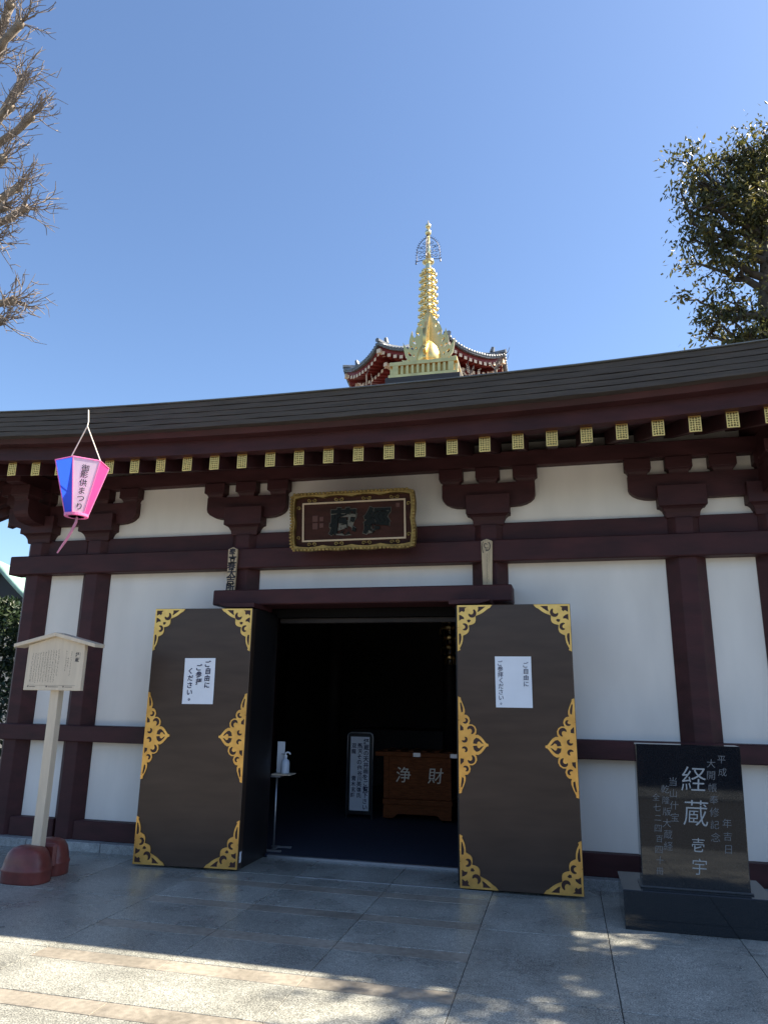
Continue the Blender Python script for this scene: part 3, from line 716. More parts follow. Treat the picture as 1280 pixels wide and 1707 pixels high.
# ------------------------------------------------------------------ wooden sign board on a post
sg = thing('notice_board', 'pale wooden notice board with a gabled cap on a single post', 'sign', (-2.43, -1.3, 0))
ox, oy = 0.0, 0.0
MB().prism([(-0.29, 1.535), (0.29, 1.535), (0.29, 1.93), (0.0, 2.005), (-0.29, 1.93)], -0.045, 0.0).obj('board', PALE_WOOD, sg, bevel=0.004)
for sx in (-1, 1):
    MB().prism([(0, 2.003), (sx * 0.415, 1.905), (sx * 0.415, 1.937), (0, 2.037)], -0.085, 0.06).obj('cap_board', PALE_WOOD, sg, bevel=0.003)
MB().box(-0.043, 0.043, 0.001, 0.075, 0.18, 1.93).obj('post', PALE_WOOD, sg, bevel=0.004)
mk = MB()
def strokes(x, z0, z1, size):
    z = z0
    while z > z1:
        for q in range(4):
            u = random.uniform(-.5, .2) * size; v = random.uniform(-.45, .4) * size; l = random.uniform(.25, .7) * size
            if random.random() < .65: mk.box(x + u, x + u + l, -0.0458, -0.0452, z + v, z + v + size * .11)
            else: mk.box(x + u, x + u + size * .11, -0.0458, -0.0452, z + v, z + v + l)
        z -= size * 1.12
for i in range(11):
    zt = 1.885 - 0.004 * i + random.uniform(-0.004, .002); strokes(0.035 - i * 0.0265, zt, random.choice((1.60, 1.605, 1.66, 1.60, 1.61)), 0.014)
for x, a_, b_ in ((0.165, 1.865, 1.66), (0.135, 1.81, 1.73), (0.115, 1.865, 1.70)): strokes(x, a_, b_, 0.013)
mk.box(-0.25, 0.235, -0.0458, -0.0452, 1.577, 1.579)
for x in (-0.25, -0.06, 0.11): mk.box(x, x + .014, -0.0458, -0.0452, 1.562, 1.574); mk.box(x + .022, x + random.uniform(.06, .14), -0.0458, -0.0452, 1.563, 1.568)
tag(mk.obj('body_lettering', INK_FADED, sg), kind='stuff')
columns('title_lettering', [(0.225, 1.868, 0.040, 0.046, '経蔵'), (0.252, 1.862, 0.011, 0.0125, 'きょうぞう')], INK, sg, -0.0456, bold=0.02)['kind'] = 'stuff'
def lobe(cx, cy, rx, ry, h, name):
    V = []; Fc = []; n = 28
    prof = [(0.985, 0.0), (1.0, 0.04), (0.99, 0.28), (1.02, 0.33), (1.02, 0.38), (0.965, 0.42), (0.92, 0.60), (0.82, 0.80), (0.66, 0.93), (0.42, 0.99), (0.0, 1.0)]
    for r, z in prof:
        for k in range(n):
            t = 2 * PI * k / n; c_, s_ = math.cos(t), math.sin(t)
            e = 0.72; V.append((cx + rx * r * math.copysign(abs(c_) ** e, c_), cy + ry * r * math.copysign(abs(s_) ** e, s_), h * z))
    for i in range(len(prof) - 1):
        for k in range(n): Fc.append((i * n + k, i * n + (k + 1) % n, (i + 1) * n + (k + 1) % n, (i + 1) * n + k))
    Fc.append(tuple(reversed(range(n))))
    return link(name, new_mesh(name, V, Fc, REDBASE, True), sg, T(0, 0, 0.0, 0))
lobe(-0.04, -0.02, 0.20, 0.135, 0.275, 'base_weight'); lobe(-0.05, 0.27, 0.165, 0.125, 0.285, 'base_weight')
box('base_yoke', -0.12, 0.12, 0.10, 0.15, 0.08, 0.27, REDBASE, sg, 0.02)

# ------------------------------------------------------------------ black granite stele
st = thing('stone_stele', 'polished black granite stele engraved with white characters on a stepped base', 'stele', (2.76, -0.9, 0))
box('base_block', -0.49, 0.49, -0.30, 0.26, 0.0, 0.250, STELE, st, 0.004)
# slab leaning back slightly, tapering upwards
def slabm():
    b0, b1, t0, t1 = -0.350, 0.355, -0.330, 0.388
    V = [(b0, -0.19, 0.252), (b1, -0.19, 0.252), (b1, 0.0, 0.252), (b0, 0.0, 0.252), (t0, -0.15, 1.215), (t1, -0.15, 1.215), (t1, -0.0, 1.215), (t0, -0.0, 1.215)]
    return MB().add(V, [(0, 3, 2, 1), (4, 5, 6, 7), (0, 1, 5, 4), (1, 2, 6, 5), (2, 3, 7, 6), (3, 0, 4, 7)])
slabm().obj('slab', STELE, st, bevel=0.005)
box('slab_plinth', -0.365, 0.37, -0.205, 0.01, 0.2505, 0.262, STELE_ROUGH, st, 0.002)
def lean(o):
    for v in o.data.vertices:
        t = (v.co.z - 0.252) / 0.963; v.co.y = v.co.y + 0.04 * t; v.co.x += 0.026 * t
for ch, z, s_ in (('経', 0.985, 0.185), ('蔵', 0.755, 0.185), ('壱', 0.545, 0.10), ('宇', 0.405, 0.115)):
    o = character('engraved_character', ch, 0.035, z, s_, ENGRAVE, st, -0.1915, bold=-0.006, depth=0.0, shear=0.10, sx=0.95); lean(o)
o = columns('small_inscription', [(0.235, 1.165, 0.066, 0.085, '平成　　　年吉日'), (0.155, 1.135, 0.066, 0.082, '大開帳奉修記念'), (-0.105, 1.0, 0.062, 0.080, '当山什宝'), (-0.165, 0.945, 0.060, 0.076, '乾隆版大蔵経'),
          (-0.225, 0.885, 0.056, 0.070, '全七二四百四十冊')], mat('engraved_faint', (0.17, 0.175, 0.18), 0.9), st, -0.1915, bold=-0.008, jitter=0.08, shear=0.1); lean(o); o['kind'] = 'stuff'

# ------------------------------------------------------------------ things in the doorway
ss = thing('sanitizer_stand', 'slim grey metal hand sanitizer stand just inside the left of the doorway', 'stand', (-1.0, 0.36, 0.02))
ss.location = (-0.905, 0.36, 0.02)
MB().tube([(-0.055, 0, 0.02), (-0.055, 0, 0.71)], 0.011, 8).obj('pole', METAL, ss, True)
MB().box(-0.12, 0.09, 0.10, 0.13, 0.0, 0.018).obj('foot_bar', METAL, ss, bevel=0.003)
MB().box(-0.12, 0.06, -0.10, -0.07, 0.0, 0.018).obj('foot_bar', METAL, ss, bevel=0.003)
MB().box(-0.07, -0.04, -0.07, 0.10, 0.0, 0.014).obj('foot_link', METAL, ss)
MB().box(-0.085, 0.115, -0.09, 0.09, 0.712, 0.724).obj('tray', PALE_WOOD, ss, bevel=0.003)
MB().box(-0.083, 0.02, -0.10, 0.02, 0.694, 0.710).obj('tray_bracket', METAL, ss)
MB().box(-0.083, -0.002, 0.05, 0.056, 0.725, 1.03).obj('sign_card', WHITE_PLASTIC, ss)
MB().tube([(-0.03, 0.04, 0.91), (0.03, 0.0, 0.91)], 0.004, 6).obj('bottle_holder', METAL, ss)
bt = thing('sanitizer_bottle', 'pale blue pump bottle standing on the sanitizer tray', 'bottle', (-0.875, 0.36, 0.745))
MB().lathe([(0.040, 0), (0.044, 0.01), (0.044, 0.10), (0.038, 0.125), (0.016, 0.14), (0.015, 0.155)], 20).obj('body', BOTTLE, bt, True)
MB().lathe([(0.018, 0.155), (0.018, 0.175), (0.007, 0.178), (0.007, 0.20)], 14).tube([(0.0, 0, 0.198), (0.02, 0, 0.206), (0.042, 0, 0.20), (0.05, 0, 0.185)], 0.008, 8).obj('pump', WHITE_PLASTIC, bt)

sd = thing('standing_sign', 'tall narrow standing sign with a brush lettered paper in a rounded metal frame', 'sign', (-0.648, 2.4, 0.02))
hw, hh = 0.168, 1.045
loop = [(-hw, 0, 0.0)] + [(-hw, 0, hh - .06)] + [(-hw + .05 * (1 - math.cos(t)), 0, hh - .06 + .05 * math.sin(t)) for t in (0.5, 1.0, 1.57)] + [(hw - .05 * (1 - math.sin(t)), 0, hh - .06 + .05 * math.cos(t)) for t in (0.0, 0.5, 1.0, 1.57)] + [(hw, 0, 0.0)]
MB().tube(loop, 0.009, 8).obj('frame', METAL, sd, True)
MB().box(-hw + .012, hw - .012, -0.006, 0.006, 0.05, hh - .02).obj('backboard', BLACK, sd)
MB().box(-0.124, 0.126, -0.010, -0.007, 0.095, 0.985).obj('paper', PAPER, sd)
columns('lettering', [(0.080, 0.965, 0.072, 0.072, '経蔵の天井画をご覧下さい'), (0.0, 0.905, 0.064, 0.066, '飛天その他谷川英嶺氏'), (-0.078, 0.905, 0.064, 0.066, '双龍　　　　青木玄師')], INK_BLUE, sd, -0.0108, bold=0.02, jitter=0.08)['kind'] = 'stuff'

bx = thing('offering_box', 'chestnut wood offering box with two pale gold characters inside the hall', 'offering box', (0.10, 2.4, 0.02))
MB().box(-0.42, 0.42, 0.0, 0.50, 0.26, 0.76).obj('box_body', BOXWOOD, bx, bevel=0.006)
MB().box(-0.44, 0.44, -0.02, 0.52, 0.19, 0.255).obj('base_rail', BOXWOOD, bx, bevel=0.006)
MB().prism([(-0.43, 0.188), (0.43, 0.188), (0.43, 0.03), (0.30, 0.03), (0.25, 0.08), (-0.25, 0.08), (-0.30, 0.03), (-0.43, 0.03)], -0.01, 0.05).obj('base_panel', BOXWOOD, bx, bevel=0.004)
MB().box(-0.54, 0.54, -0.03, 0.55, 0.762, 0.815).obj('top_rail', BOXWOOD, bx, bevel=0.006)
for x in (-0.43, 0.36): MB().box(x, x + .07, -0.012, -0.001, 0.262, 0.758).obj('corner_stile', BOXWOOD, bx, bevel=0.003)
for k in range(6): MB().box(-0.45 + k * 0.165, -0.39 + k * 0.165, 0.06, 0.5, 0.817, 0.83).obj('grate_bar', BOXWOOD, bx)
for x in (0.0, 0.47): MB().box(x - .045, x + .045, -0.034, -0.031, 0.765, 0.812).obj('metal_fitting', METAL, bx)
for ch, x in (('浄', -0.175), ('財', 0.235)): character('character', ch, x, 0.545, 0.20, mat('pale_gilt', (0.95, 0.84, 0.66), 0.6), bx, -0.006, bold=0.0, depth=0.005, shear=0.1)

ho = thing('hanging_ornament', 'gilt hanging temple ornament in the dark of the hall beside the right door', 'ornament', (0.36, 3.5, 0))
for i, (r, z) in enumerate(((0.10, 2.62), (0.14, 2.5), (0.09, 2.36), (0.12, 2.22), (0.07, 2.08))):
    MB().lathe([(r * .4, z + .04), (r, z), (r * .9, z - .03), (r * .3, z - .05)], 14).obj('tier', GOLD_LEAF, ho)
    tg = MB()
    for k in range(8):
        t = 2 * PI * k / 8; tg.tube([(r * math.cos(t), r * math.sin(t), z - .02), (r * 1.1 * math.cos(t), r * 1.1 * math.sin(t), z - .11)], 0.006, 5)
    tag(tg.obj('pendant', GOLD_LEAF, ho), kind='stuff')
MB().tube([(0, 0, 2.0), (0, 0, 3.6)], 0.008, 6).obj('chain', METAL, ho)

# ------------------------------------------------------------------ octagonal pagoda behind
PC = Vector((-4.60, 29.22, 0))
pg = thing('pagoda', 'red octagonal pagoda with grey tiled eaves and a tall gilt spire beyond the hall roof', 'pagoda', PC)
EZ, ER = 17.95, 4.72
PH = math.radians(-90 + 13.0 - 35.5)
def octpt(r, k, z): t = PH + PI / 4 * k; return Vector((r * math.cos(t), r * math.sin(t), z))
MB().lathe([(2.7, 0.0), (2.7, 18.3)], 8, rot=PH).obj('body', PAGODA_RED, pg)
def oct_strip(prof, up, n=10, m_=None, name='eave'):
    """prof: list of (radius, z, lift share); corners lifted"""
    mb = MB(); rows = []
    V = []; cnt = 8 * n
    for (r, z, ls) in prof:
        for k in range(8):
            for i in range(n):
                u = i / n; p = octpt(r, k, 0).lerp(octpt(r, k + 1, 0), u); lift = up * ls * (abs(2 * u - 1) ** 2.6)
                V.append((p.x, p.y, z + lift))
    Fc = []
    for j in range(len(prof) - 1):
        for q in range(cnt): Fc.append((j * cnt + q, j * cnt + (q + 1) % cnt, (j + 1) * cnt + (q + 1) % cnt, (j + 1) * cnt + q))
    return mb.add(V, Fc)
UP = 0.46
oct_strip([(2.6, 18.15, 0), (ER - 0.75, EZ - 0.02, 0.8), (ER - 0.35, EZ - 0.02, .95), (ER - 0.2, EZ + 0.02, 1.0), (ER - 0.2, EZ + 0.22, 1.0)], UP, name='soffit').obj('soffit', PAGODA_RED, pg)
oct_strip([(ER - 0.2, EZ + 0.22, 1.0), (ER, EZ + 0.20, 1.0), (ER + 0.02, EZ + 0.32, 1.0), (ER - 0.6, EZ + 0.52, .8), (3.0, EZ + 0.98, .4), (1.5, EZ + 1.75, .1), (0.55, EZ + 2.5, 0)], UP).obj('tiled_roof', TILE, pg)
tl_ = MB()
for k in range(8):
    for i in range(22):
        u = (i + .5) / 22; lift = UP * (abs(2 * u - 1) ** 2.6)
        p = octpt(ER + .03, k, 0).lerp(octpt(ER + .03, k + 1, 0), u); q = octpt(1.0, k, 0).lerp(octpt(1.0, k + 1, 0), u)
        m1 = octpt(3.0, k, 0).lerp(octpt(3.0, k + 1, 0), u); m2 = octpt(ER - .6, k, 0).lerp(octpt(ER - .6, k + 1, 0), u)
        tl_.tube([(p.x, p.y, EZ + .29 + lift), (m2.x, m2.y, EZ + .54 + lift * .8), (m1.x, m1.y, EZ + 1.0 + lift * .4), (q.x, q.y, EZ + 2.1)], [0.085, 0.075, 0.07, .06], 6)
tag(tl_.obj('roll_tile', TILE, pg, True), kind='stuff')
hr = MB()
for k in range(8):
    a_ = octpt(ER + .05, k, EZ + .45 + UP); b_ = octpt(ER - .9, k, EZ + .68 + UP * .62); c_ = octpt(2.6, k, EZ + 1.3 + UP * .1); d_ = octpt(.7, k, EZ + 2.5)
    MB().tube([a_, b_, c_, d_], [0.12, 0.13, 0.13, .12], 6).obj('hip_ridge', TILE, pg)
    MB().tube([octpt(ER - .75, k, EZ + .75 + UP * .7), octpt(ER - .68, k, EZ + 1.02 + UP * .7)], [.14, .09], 6).obj('ridge_end_tile', TILE, pg)
rf = MB(); tp = MB()
for row, (r0, r1, dz, nn, sz) in enumerate(((ER - .22, ER - 1.2, -0.06, 11, .085), (ER - .85, 2.6, -0.36, 9, .085))):
    for k in range(8):
        for i in range(nn):
            u = (i + .5) / nn; lift = UP * (.95 if row == 0 else .62) * (abs(2 * u - 1) ** 2.6)
            p = octpt(r0, k, 0).lerp(octpt(r0, k + 1, 0), u); nrm = (octpt(1, k, 0) + octpt(1, k + 1, 0)).normalized(); tn = Vector((-nrm.y, nrm.x, 0))
            z = EZ + dz + lift
            q = p - nrm * 1.3
            V = [pp + tn * a_ + Vector((0, 0, b_)) for pp, zz in ((p, 0), (q, .25)) for a_, b_ in ((-sz, z - sz + zz), (sz, z - sz + zz), (sz, z + sz + zz), (-sz, z + sz + zz))]
            rf.add(V, [(0, 1, 2, 3), (7, 6, 5, 4), (0, 4, 5, 1), (1, 5, 6, 2), (2, 6, 7, 3), (3, 7, 4, 0)])
            V = [pp + tn * a_ + Vector((0, 0, b_)) for pp in (p + nrm * .02, p + nrm * .002) for a_, b_ in ((-sz, z - sz), (sz, z - sz), (sz, z + sz), (-sz, z + sz))]
            tp.add(V, [(0, 1, 2, 3), (7, 6, 5, 4), (0, 4, 5, 1), (1, 5, 6, 2), (2, 6, 7, 3), (3, 7, 4, 0)])
for k in range(8):
    t = PH + PI / 4 * k; nrm = Vector((math.cos(t), math.sin(t), 0)); tn = Vector((-nrm.y, nrm.x, 0))
    for r0, z, s_ in ((ER - .1, EZ + UP - .1, .11), (ER - .7, EZ + UP * .6 - .42, .10)):
        p = nrm * r0
        V = [pp + tn * a_ + Vector((0, 0, z + b_)) for pp in (p + nrm * .03, p - nrm * .5) for a_, b_ in ((-s_, -s_), (s_, -s_), (s_, s_), (-s_, s_))]
        tp.add(V, [(0, 1, 2, 3), (7, 6, 5, 4), (0, 4, 5, 1), (1, 5, 6, 2), (2, 6, 7, 3), (3, 7, 4, 0)])
tag(rf.obj('rafter', PAGODA_RED, pg), kind='stuff'); tag(tp.obj('rafter_tip', PAGODA_TIP, pg), kind='stuff')
# spire
MB().tube([(0, 0, 20.3), (0, 0, 25.8), (0, 0, 27.6)], [.22, .16, .10], 10).obj('spire_shaft', SPIRE_GOLD, pg, True)
ring_z = [20.35 + 0.447 * k for k in range(12)]
for i, z in enumerate(ring_z):
    r = 0.56 - 0.0135 * i
    rg = MB().lathe([(r * .35, z - .03), (r * .96, z - .05), (r, z), (r * .96, z + .05), (r * .35, z + .03)], 24, cap=False).obj('spire_ring', SPIRE_GOLD, pg, True)
    bl = MB()
    for k in range(8):
        t = 2 * PI * k / 8 + .2; c_ = (r * math.cos(t), r * math.sin(t), z - .20)
        bl.lathe([(0.02, .12), (.11, .07), (.125, 0), (.11, -.08), (.02, -.10)], 8, c_)
    tag(bl.obj('bell', SPIRE_GOLD, rg, True), kind='stuff')
MB().lathe([(.12, 25.75), (.34, 25.85), (.36, 25.92), (.14, 25.98)], 20).obj('spire_collar', SPIRE_GOLD, pg, True)
iron = MB()
for q in range(2):
    c_, s_ = math.cos(q * PI / 2 + .0), math.sin(q * PI / 2)
    for sx in (-1, 1):
        def P(x, z): return (sx * x * c_, sx * x * s_, z)
        iron.tube([P(.08, 26.12), P(.72, 26.02), P(.76, 26.1)], .022, 5)
        arc = [(.66, 26.05), (.68, 26.45), (.64, 26.85), (.52, 27.15), (.34, 27.38), (.10, 27.56)]
        iron.tube([P(*a) for a in arc], .022, 5)
        for j in range(12):
            t = j / 11 * (len(arc) - 1); i0 = min(int(t), len(arc) - 2); f = t - i0
            x = arc[i0][0] * (1 - f) + arc[i0 + 1][0] * f; z = arc[i0][1] * (1 - f) + arc[i0 + 1][1] * f
            iron.tube([P(x, z), P(x + .10, z + .08)], [.02, .008], 4)
        for cx, cz, r in ((.22, 26.3, .10), (.46, 26.28, .12), (.5, 26.6, .12), (.24, 26.58, .12), (.30, 26.88, .12), (.22, 27.14, .10), (.46, 26.9, .09)):
            iron.tube([P(cx + r * (1 - .05 * k) * math.cos(k * .7), cz + r * (1 - .05 * k) * math.sin(k * .7)) for k in range(10)], .018, 4)
        iron.tube([P(.72, 26.02), P(.72, 25.86)], [.02, .05], 5)
tag(iron.obj('spire_ironwork', IRON, pg), kind='stuff')
MB().tube([(0, 0, 26.0), (0, 0, 27.6)], [.17, .10], 8).obj('spire_vane', SPIRE_GOLD, pg, True)
MB().tube([(0, 0, 27.4), (0, 0, 28.5)], [.06, .03], 8).obj('spire_rod', SPIRE_GOLD, pg)
for z, r in ((27.86, .19), (28.30, .17)): MB().lathe([(r * math.sin(PI * k / 10) + .001, z - r * math.cos(PI * k / 10)) for k in range(11)], 16).obj('spire_ball', SPIRE_GOLD, pg, True)
MB().tube([(0, 0, 28.4), (0, 0, 28.72)], [.06, .004], 8).obj('spire_tip', SPIRE_GOLD, pg)

# ------------------------------------------------------------------ trees
def leaf_mesh(name, pts, m, smin, smax, rng, droop=0.6):
    V = []; Fc = []; tone = []
    for (p, tb) in pts:
        d = Vector((rng.uniform(-1, 1), rng.uniform(-1, 1), rng.uniform(-1, 1) - droop)).normalized()
        s = d.cross(Vector((rng.uniform(-1, 1), rng.uniform(-1, 1), rng.uniform(-1, 1)))).normalized()
        L = rng.uniform(smin, smax); wv = s * L * 0.2; b = len(V)
        n_ = d.cross(s) * L * .06
        V += [p, p + d * L * .45 + wv + n_, p + d * L, p + d * L * .45 - wv + n_]; Fc.append((b, b + 1, b + 2, b + 3)); tone += [min(1, max(0, tb + rng.uniform(-.3, .3)))] * 4
    me = bpy.data.meshes.new(name); me.from_pydata([tuple(v) for v in V], [], Fc); me.materials.append(m)
    at = me.attributes.new('tone', 'FLOAT', 'POINT'); at.data.foreach_set('value', tone); me.update()
    return me
def wander(rng, a, b, n, amp):
    a = Vector(a); b = Vector(b); L = (b - a).length; pts = []
    for i in range(n + 1):
        t = i / n; k = math.sin(PI * t)
        pts.append(a.lerp(b, t) + Vector((rng.uniform(-1, 1), rng.uniform(-1, 1), rng.uniform(-1, 1))) * amp * L * (k if 0 < i < n else 0))
    return pts
def at_cam(px, py, d): return Vector((1.93069, -6.92205, 1.55)) + (R_ * ((px - 640) / 1190.2) - U_ * ((py - 853.5) / 1190.2) + F_) * d

# evergreen: trunk, limbs, leaf clumps
def evergreen(name, label, base, height, crown, limbs, nleaf, seed, lean_=(0, 0), lsize=(0.09, 0.17), r0=0.24, clump_r=0.36, dens=None, group=None):
    rng = random.Random(seed); t = thing(name, label, 'tree', base, 0, group)
    trunk = wander(rng, (0, 0, 0), (lean_[0], lean_[1], height), 9, 0.02)
    MB().tube(trunk, [r0 * (1 - .075 * i) for i in range(10)], 9).obj('trunk', DARKBARK, t, True)
    br = MB(); pts = []
    for (z0, end) in limbs:
        tt = z0 / height; s = Vector((lean_[0] * tt, lean_[1] * tt, z0)); e = Vector(end)
        pl = wander(rng, s, e, 6, .07); rr = r0 * .42
        br.tube(pl, [rr * (1 - .13 * i) for i in range(7)], 6)
        for j in range(2, 7):
            for q in range(2):
                c = pl[j] + Vector((rng.uniform(-1, 1), rng.uniform(-1, 1), rng.uniform(-.4, 1))) * clump_r * 1.35
                br.tube(wander(rng, pl[j], c, 3, .12), [.035, .025, .018, .008], 4)
                pts.append(c)
    leaves = []
    per = nleaf // max(1, len(pts))
    for c in pts:
        tb = rng.uniform(.15, .75); k = int(per * rng.uniform(.4, 1.6)); cr = clump_r * rng.uniform(.5, 1.1)
        for _ in range(k):
            v = Vector((rng.gauss(0, 1), rng.gauss(0, 1), rng.gauss(0, .75))) * cr * .55
            leaves.append((c + v, tb))
    tag(br.obj('branch', DARKBARK, t, True), kind='stuff')
    o = link('crown', leaf_mesh('crown', leaves, LEAF, lsize[0], lsize[1], rng), t); o['kind'] = 'stuff'
    return t
TD = 16.0
def rel(px, py, base, d=TD): return at_cam(px, py, d) - Vector(base)
tb_ = Vector((6.52, 8.9, 0))
lim = [(8.7, rel(1180, 560, tb_)), (8.8, rel(1215, 555, tb_, 15.4)), (9.4, rel(1168, 505, tb_)), (9.6, rel(1195, 530, tb_, 15.5)), (10.1, rel(1165, 440, tb_)),
       (10.8, rel(1200, 410, tb_, 15.6)), (11.2, rel(1146, 350, tb_)), (11.0, rel(1154, 374, tb_, 15.6)), (11.6, rel(1154, 312, tb_, 16.2)), (11.9, rel(1155, 275, tb_)), (10.4, rel(1155, 400, tb_, 15.8)), (11.4, rel(1175, 345, tb_, 15.5)), (11.8, rel(1165, 305, tb_)), (12.0, rel(1200, 290, tb_, 16.4)), (12.3, rel(1222, 268, tb_)),
       (12.4, rel(1250, 245, tb_, 15.7)), (12.6, rel(1275, 228, tb_)), (12.5, rel(1310, 225, tb_)), (11.6, rel(1290, 330, tb_, 15.0)), (10.8, rel(1320, 430, tb_, 15)),
       (12.0, rel(1360, 300, tb_)), (11.0, rel(1370, 400, tb_)), (10.0, rel(1340, 500, tb_)), (9.0, rel(1300, 570, tb_, 15.2)), (12.3, rel(1350, 250, tb_, 16.5)), (9.2, rel(1225, 590, tb_, 17.0))]
evergreen('evergreen_tree', 'tall broadleaf evergreen rising behind the right end of the hall roof', tb_, 12.9, None, lim, 12000, 5, lean_=(0.15, -0.6))
# evergreen out at the right whose crown dapples the paving
rng0 = random.Random(3); tb2 = Vector((8.95, 0.05, 0))
lim2 = []
for k in range(44):
    a = rng0.uniform(0, 2 * PI); r = rng0.uniform(1.2, 2.6); lim2.append((rng0.uniform(3.5, 7.0), (r * math.cos(a) * .5, r * math.sin(a) * .85, rng0.uniform(4.6, 8.2))))
t2 = evergreen('evergreen_tree', 'broadleaf evergreen standing to the right of the hall forecourt', tb2, 8.0, None, lim2, 44000, 8, lsize=(0.12, 0.22), r0=.2)

# pollarded bare tree on the left
def bare_tree(name, label, base, height, knobs, seed, r0=0.28, twig=(0.5, 1.05), ntw=26, group=None, rk=0.09):
    rng = random.Random(seed); t = thing(name, label, 'tree', base, 0, group)
    MB().tube(wander(rng, (0, 0, 0), (0.2, 0, height), 8, .015), [r0 * (1 - .08 * i) for i in range(9)], 9).obj('trunk', BARK, t, True)
    lb = MB(); tw = MB()
    for (z0, k, dr) in knobs:
        k = Vector(k); s = Vector((0.2 * z0 / height, 0, z0)); pl = wander(rng, s, k, 6, .05); n = len(pl)
        lb.tube(pl, [rk * (1.5 - .09 * i) for i in range(n - 1)] + [rk * 1.25], 7)
        lb.lathe([(0.02, -.1), (rk * 1.2, -.05), (rk * 1.35, .02), (rk * .8, .09), (.02, .12)], 7, tuple(k))
        d0 = ((k - pl[-3]).normalized() + Vector(dr)).normalized()
        starts = [k] * ntw + [pl[-2].lerp(k, rng.random()) for _ in range(ntw // 3)] + [pl[-3].lerp(pl[-2], rng.random()) for _ in range(ntw // 6)]
        for s0 in starts:
            d = (d0 + Vector((rng.gauss(0, .5), rng.gauss(0, .5), rng.gauss(0.05, .5)))).normalized(); L = rng.uniform(*twig)
            p = s0.copy(); pts = [p.copy()]; dd = d.copy()
            for q in range(4):
                dd = (dd + Vector((rng.gauss(0, .25), rng.gauss(0, .25), rng.gauss(.12, .22)))).normalized(); p = p + dd * L / 4; pts.append(p.copy())
            tw.tube(pts, [.015, .011, .009, .007, .004], 4, False)
            for q in (1, 2, 3):
                dd2 = (d + Vector((rng.gauss(0, .5), rng.gauss(0, .5), rng.gauss(.15, .5)))).normalized(); L2 = L * rng.uniform(.25, .5)
                a_ = pts[q]; m_ = a_ + dd2 * L2 * .5 + Vector((rng.gauss(0, .03), rng.gauss(0, .03), rng.gauss(0, .03)))
                tw.tube([a_, m_, a_ + dd2 * L2], [.010, .008, .005], 4, False)
    tag(lb.obj('limb', BARK, t, True), kind='stuff'); tag(tw.obj('twig', TWIG, t), kind='stuff')
    return t
bd = 14.0; bb = Vector((-10.3, 3.2, 0))
def kr(px, py, d=bd): return at_cam(px, py, d) - bb
rt = (0.6, -0.15, 0.1)
kn = [(8.6, kr(22, 502), (.6, -.1, .25)), (8.2, kr(2, 535, 13.6), (.6, 0, -.15)), (9.3, kr(-12, 398, 13.6), (.6, 0, .1)), (9.7, kr(42, 348), (.7, -.15, -.05)), (10.2, kr(32, 312, 14.3), (.6, -.1, .45)), (9.9, kr(8, 345, 13.4), (.6, -.2, -.3)),
      (10.6, kr(6, 265), (.6, 0, .35)), (11.3, kr(52, 195, 14.2), (.7, 0, .0)), (11.6, kr(36, 138), (.6, -.2, .35)), (11.5, kr(18, 178, 13.5), (.6, -.2, .1)), (12.2, kr(2, 68, 14.4), (.6, 0, .3)), (12.6, kr(34, 40), (.6, 0, .2)),
      (12.9, kr(18, 8, 14.3), (.5, 0, .6)), (13.2, kr(-12, -20), (.3, 0, .7)), (12, kr(-30, 110), (.4, 0, .3)), (10.5, kr(-70, 300), (-.4, -.2, .2)), (12, kr(-90, 120), (-.5, 0, .3))]
bare_tree('bare_tree', 'pollarded leafless tree with knobbly limbs and twig tufts against the sky', bb, 13.4, kn, 21, twig=(0.40, 0.85), ntw=12, rk=.065)
# small bare tree behind the hall, in front of the pagoda
b3 = Vector((0.25, 10.6, 0))
def k3(px, py, d=18.2): return at_cam(px, py, d) - b3
kn3 = [(7.2, k3(800, 640), (0, 0, .6)), (7.4, k3(786, 632), (-.2, 0, .6)), (7.6, k3(826, 618), (.3, 0, .5)), (7.0, k3(615, 662, 17.6), (-.2, 0, .5))]
bare_tree('bare_tree', 'small leafless tree showing its twig tips above the roof in front of the pagoda', b3, 8.0, kn3, 33, r0=.14, twig=(0.3, 0.62), ntw=4, rk=.03)

# shrub and green roofed building beyond the left corner
def shrub(base, rx, ry, h, n, seed, label):
    rng = random.Random(seed); t = thing('shrub', label, 'shrub', base)
    pts = []
    for _ in range(n):
        z = rng.random() ** .7 * h; k = math.sqrt(max(0.05, 1 - (z / h) ** 3)); a = rng.uniform(0, 2 * PI); r = math.sqrt(rng.uniform(.35, 1)) * k * (1 + .25 * math.sin(3 * a + z * 3))
        pts.append((Vector((rx * r * math.cos(a), ry * r * math.sin(a), z)), .15 + .5 * rng.random()))
    mb = MB()
    for k in range(5): mb.tube([(rng.uniform(-.1, .1), rng.uniform(-.1, .1), 0), (rng.uniform(-.6, .6) * rx, rng.uniform(-.6, .6) * ry, h * .8)], [.04, .012], 5)
    tag(mb.obj('stem', DARKBARK, t), kind='stuff')
    o = link('foliage', leaf_mesh('foliage', pts, LEAF2, .07, .14, rng, .2), t); o['kind'] = 'stuff'
shrub((-7.4, 3.4, 0), 1.5, 1.3, 3.0, 15000, 4, 'dense dark green shrub beyond the left corner of the hall')
gb = thing('green_roof_hall', 'distant temple building with a curved verdigris roof beyond the shrub', 'building', (-20.4, 19.5, 0), 0.35); gb.scale = (0.9, 0.9, 0.86)
box('wall', -3, 3, -3, 3, 0, 4.3, CREAMWALL, gb, 0.02)
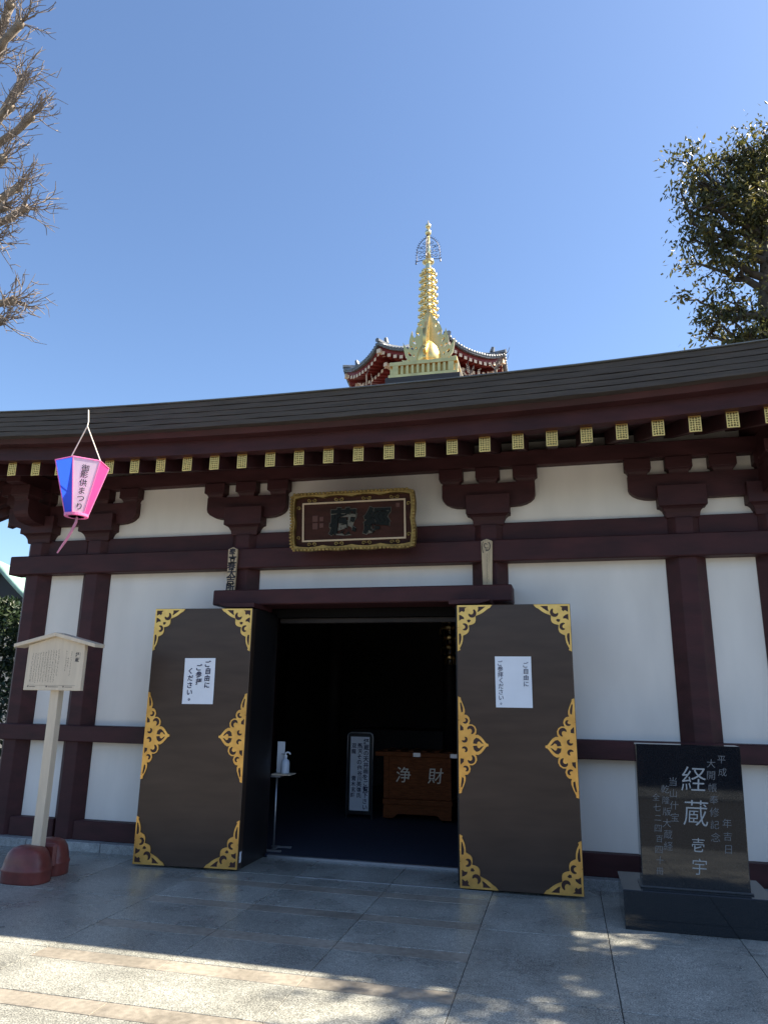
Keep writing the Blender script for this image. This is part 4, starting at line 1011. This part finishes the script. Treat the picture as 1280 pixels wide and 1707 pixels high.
def gable():
    V = []; Fc = []; n = 8
    for s_ in (-1, 1):
        for j in range(n + 1):
            t = j / n; x = s_ * 4.2 * (1 - t) ** 1.0; z = 4.1 + 3.2 * (t ** 1.5)
            V += [(x, -3.8, z), (x, 3.8, z)]
    for q in range(2):
        for j in range(n): a_ = q * 2 * (n + 1) + j * 2; Fc.append((a_, a_ + 1, a_ + 3, a_ + 2))
    return V, Fc
V, Fc = gable(); rme = new_mesh('roof', V, Fc, GREENROOF, True); ro = link('roof', rme, gb)
so_ = ro.modifiers.new('thick', 'SOLIDIFY'); so_.thickness = 0.25
MB().prism([(-3.0, 4.3), (3.0, 4.3), (1.8, 5.0), (0.9, 5.9), (0, 7.1), (-0.9, 5.9), (-1.8, 5.0)], -3.2, -3.05).obj('gable_board', BLACK, gb)
crest = MB().tube([(0.45 + .42 * math.cos(t), -3.28, 5.35 + .42 * math.sin(t)) for t in [2 * PI * k / 20 for k in range(21)]], .07, 6).tube([(0.6, -3.28, 5.0), (0.95, -3.28, 4.75)], .07, 6)
crest.obj('gable_crest', CREAMWALL, gb)
# ------------------------------------------------------------------ opposite side of the forecourt (behind the camera)
oh = thing('opposite_hall', 'long low timber hall with a tiled roof facing the forecourt', 'building', (1.0, -26.0, 0))
box('wall', -16, 16, -6, 0, 0.3, 2.6, WOOD, oh, 0.02)
for k in range(3): box('stone_step', -16.5, 16.5, -6.0, 2.2 - k * 0.4, 0.1 * k, 0.1 * (k + 1) - .002, GRAN2, oh, 0.01)
for k in range(9): MB().lathe([(.16, .3), (.16, 2.6)], 12, (-14.4 + 3.6 * k, 0.6, 0)).obj('pillar', WOOD, oh, True)
MB().add([(-18.0, 1.6, 2.75), (18.0, 1.6, 2.75), (15, -3, 4.4), (-15, -3, 4.4), (-18.0, 1.6, 2.55), (18.0, 1.6, 2.55), (18.0, -8, 2.55), (-18.0, -8, 2.55), (18.0, -8, 2.75), (-18.0, -8, 2.75)],
         [(0, 1, 2, 3), (4, 7, 6, 5), (0, 4, 5, 1), (1, 5, 6, 8, 2), (8, 9, 3, 2), (6, 7, 9, 8), (0, 3, 9, 7, 4)]).obj('roof', TILE, oh)
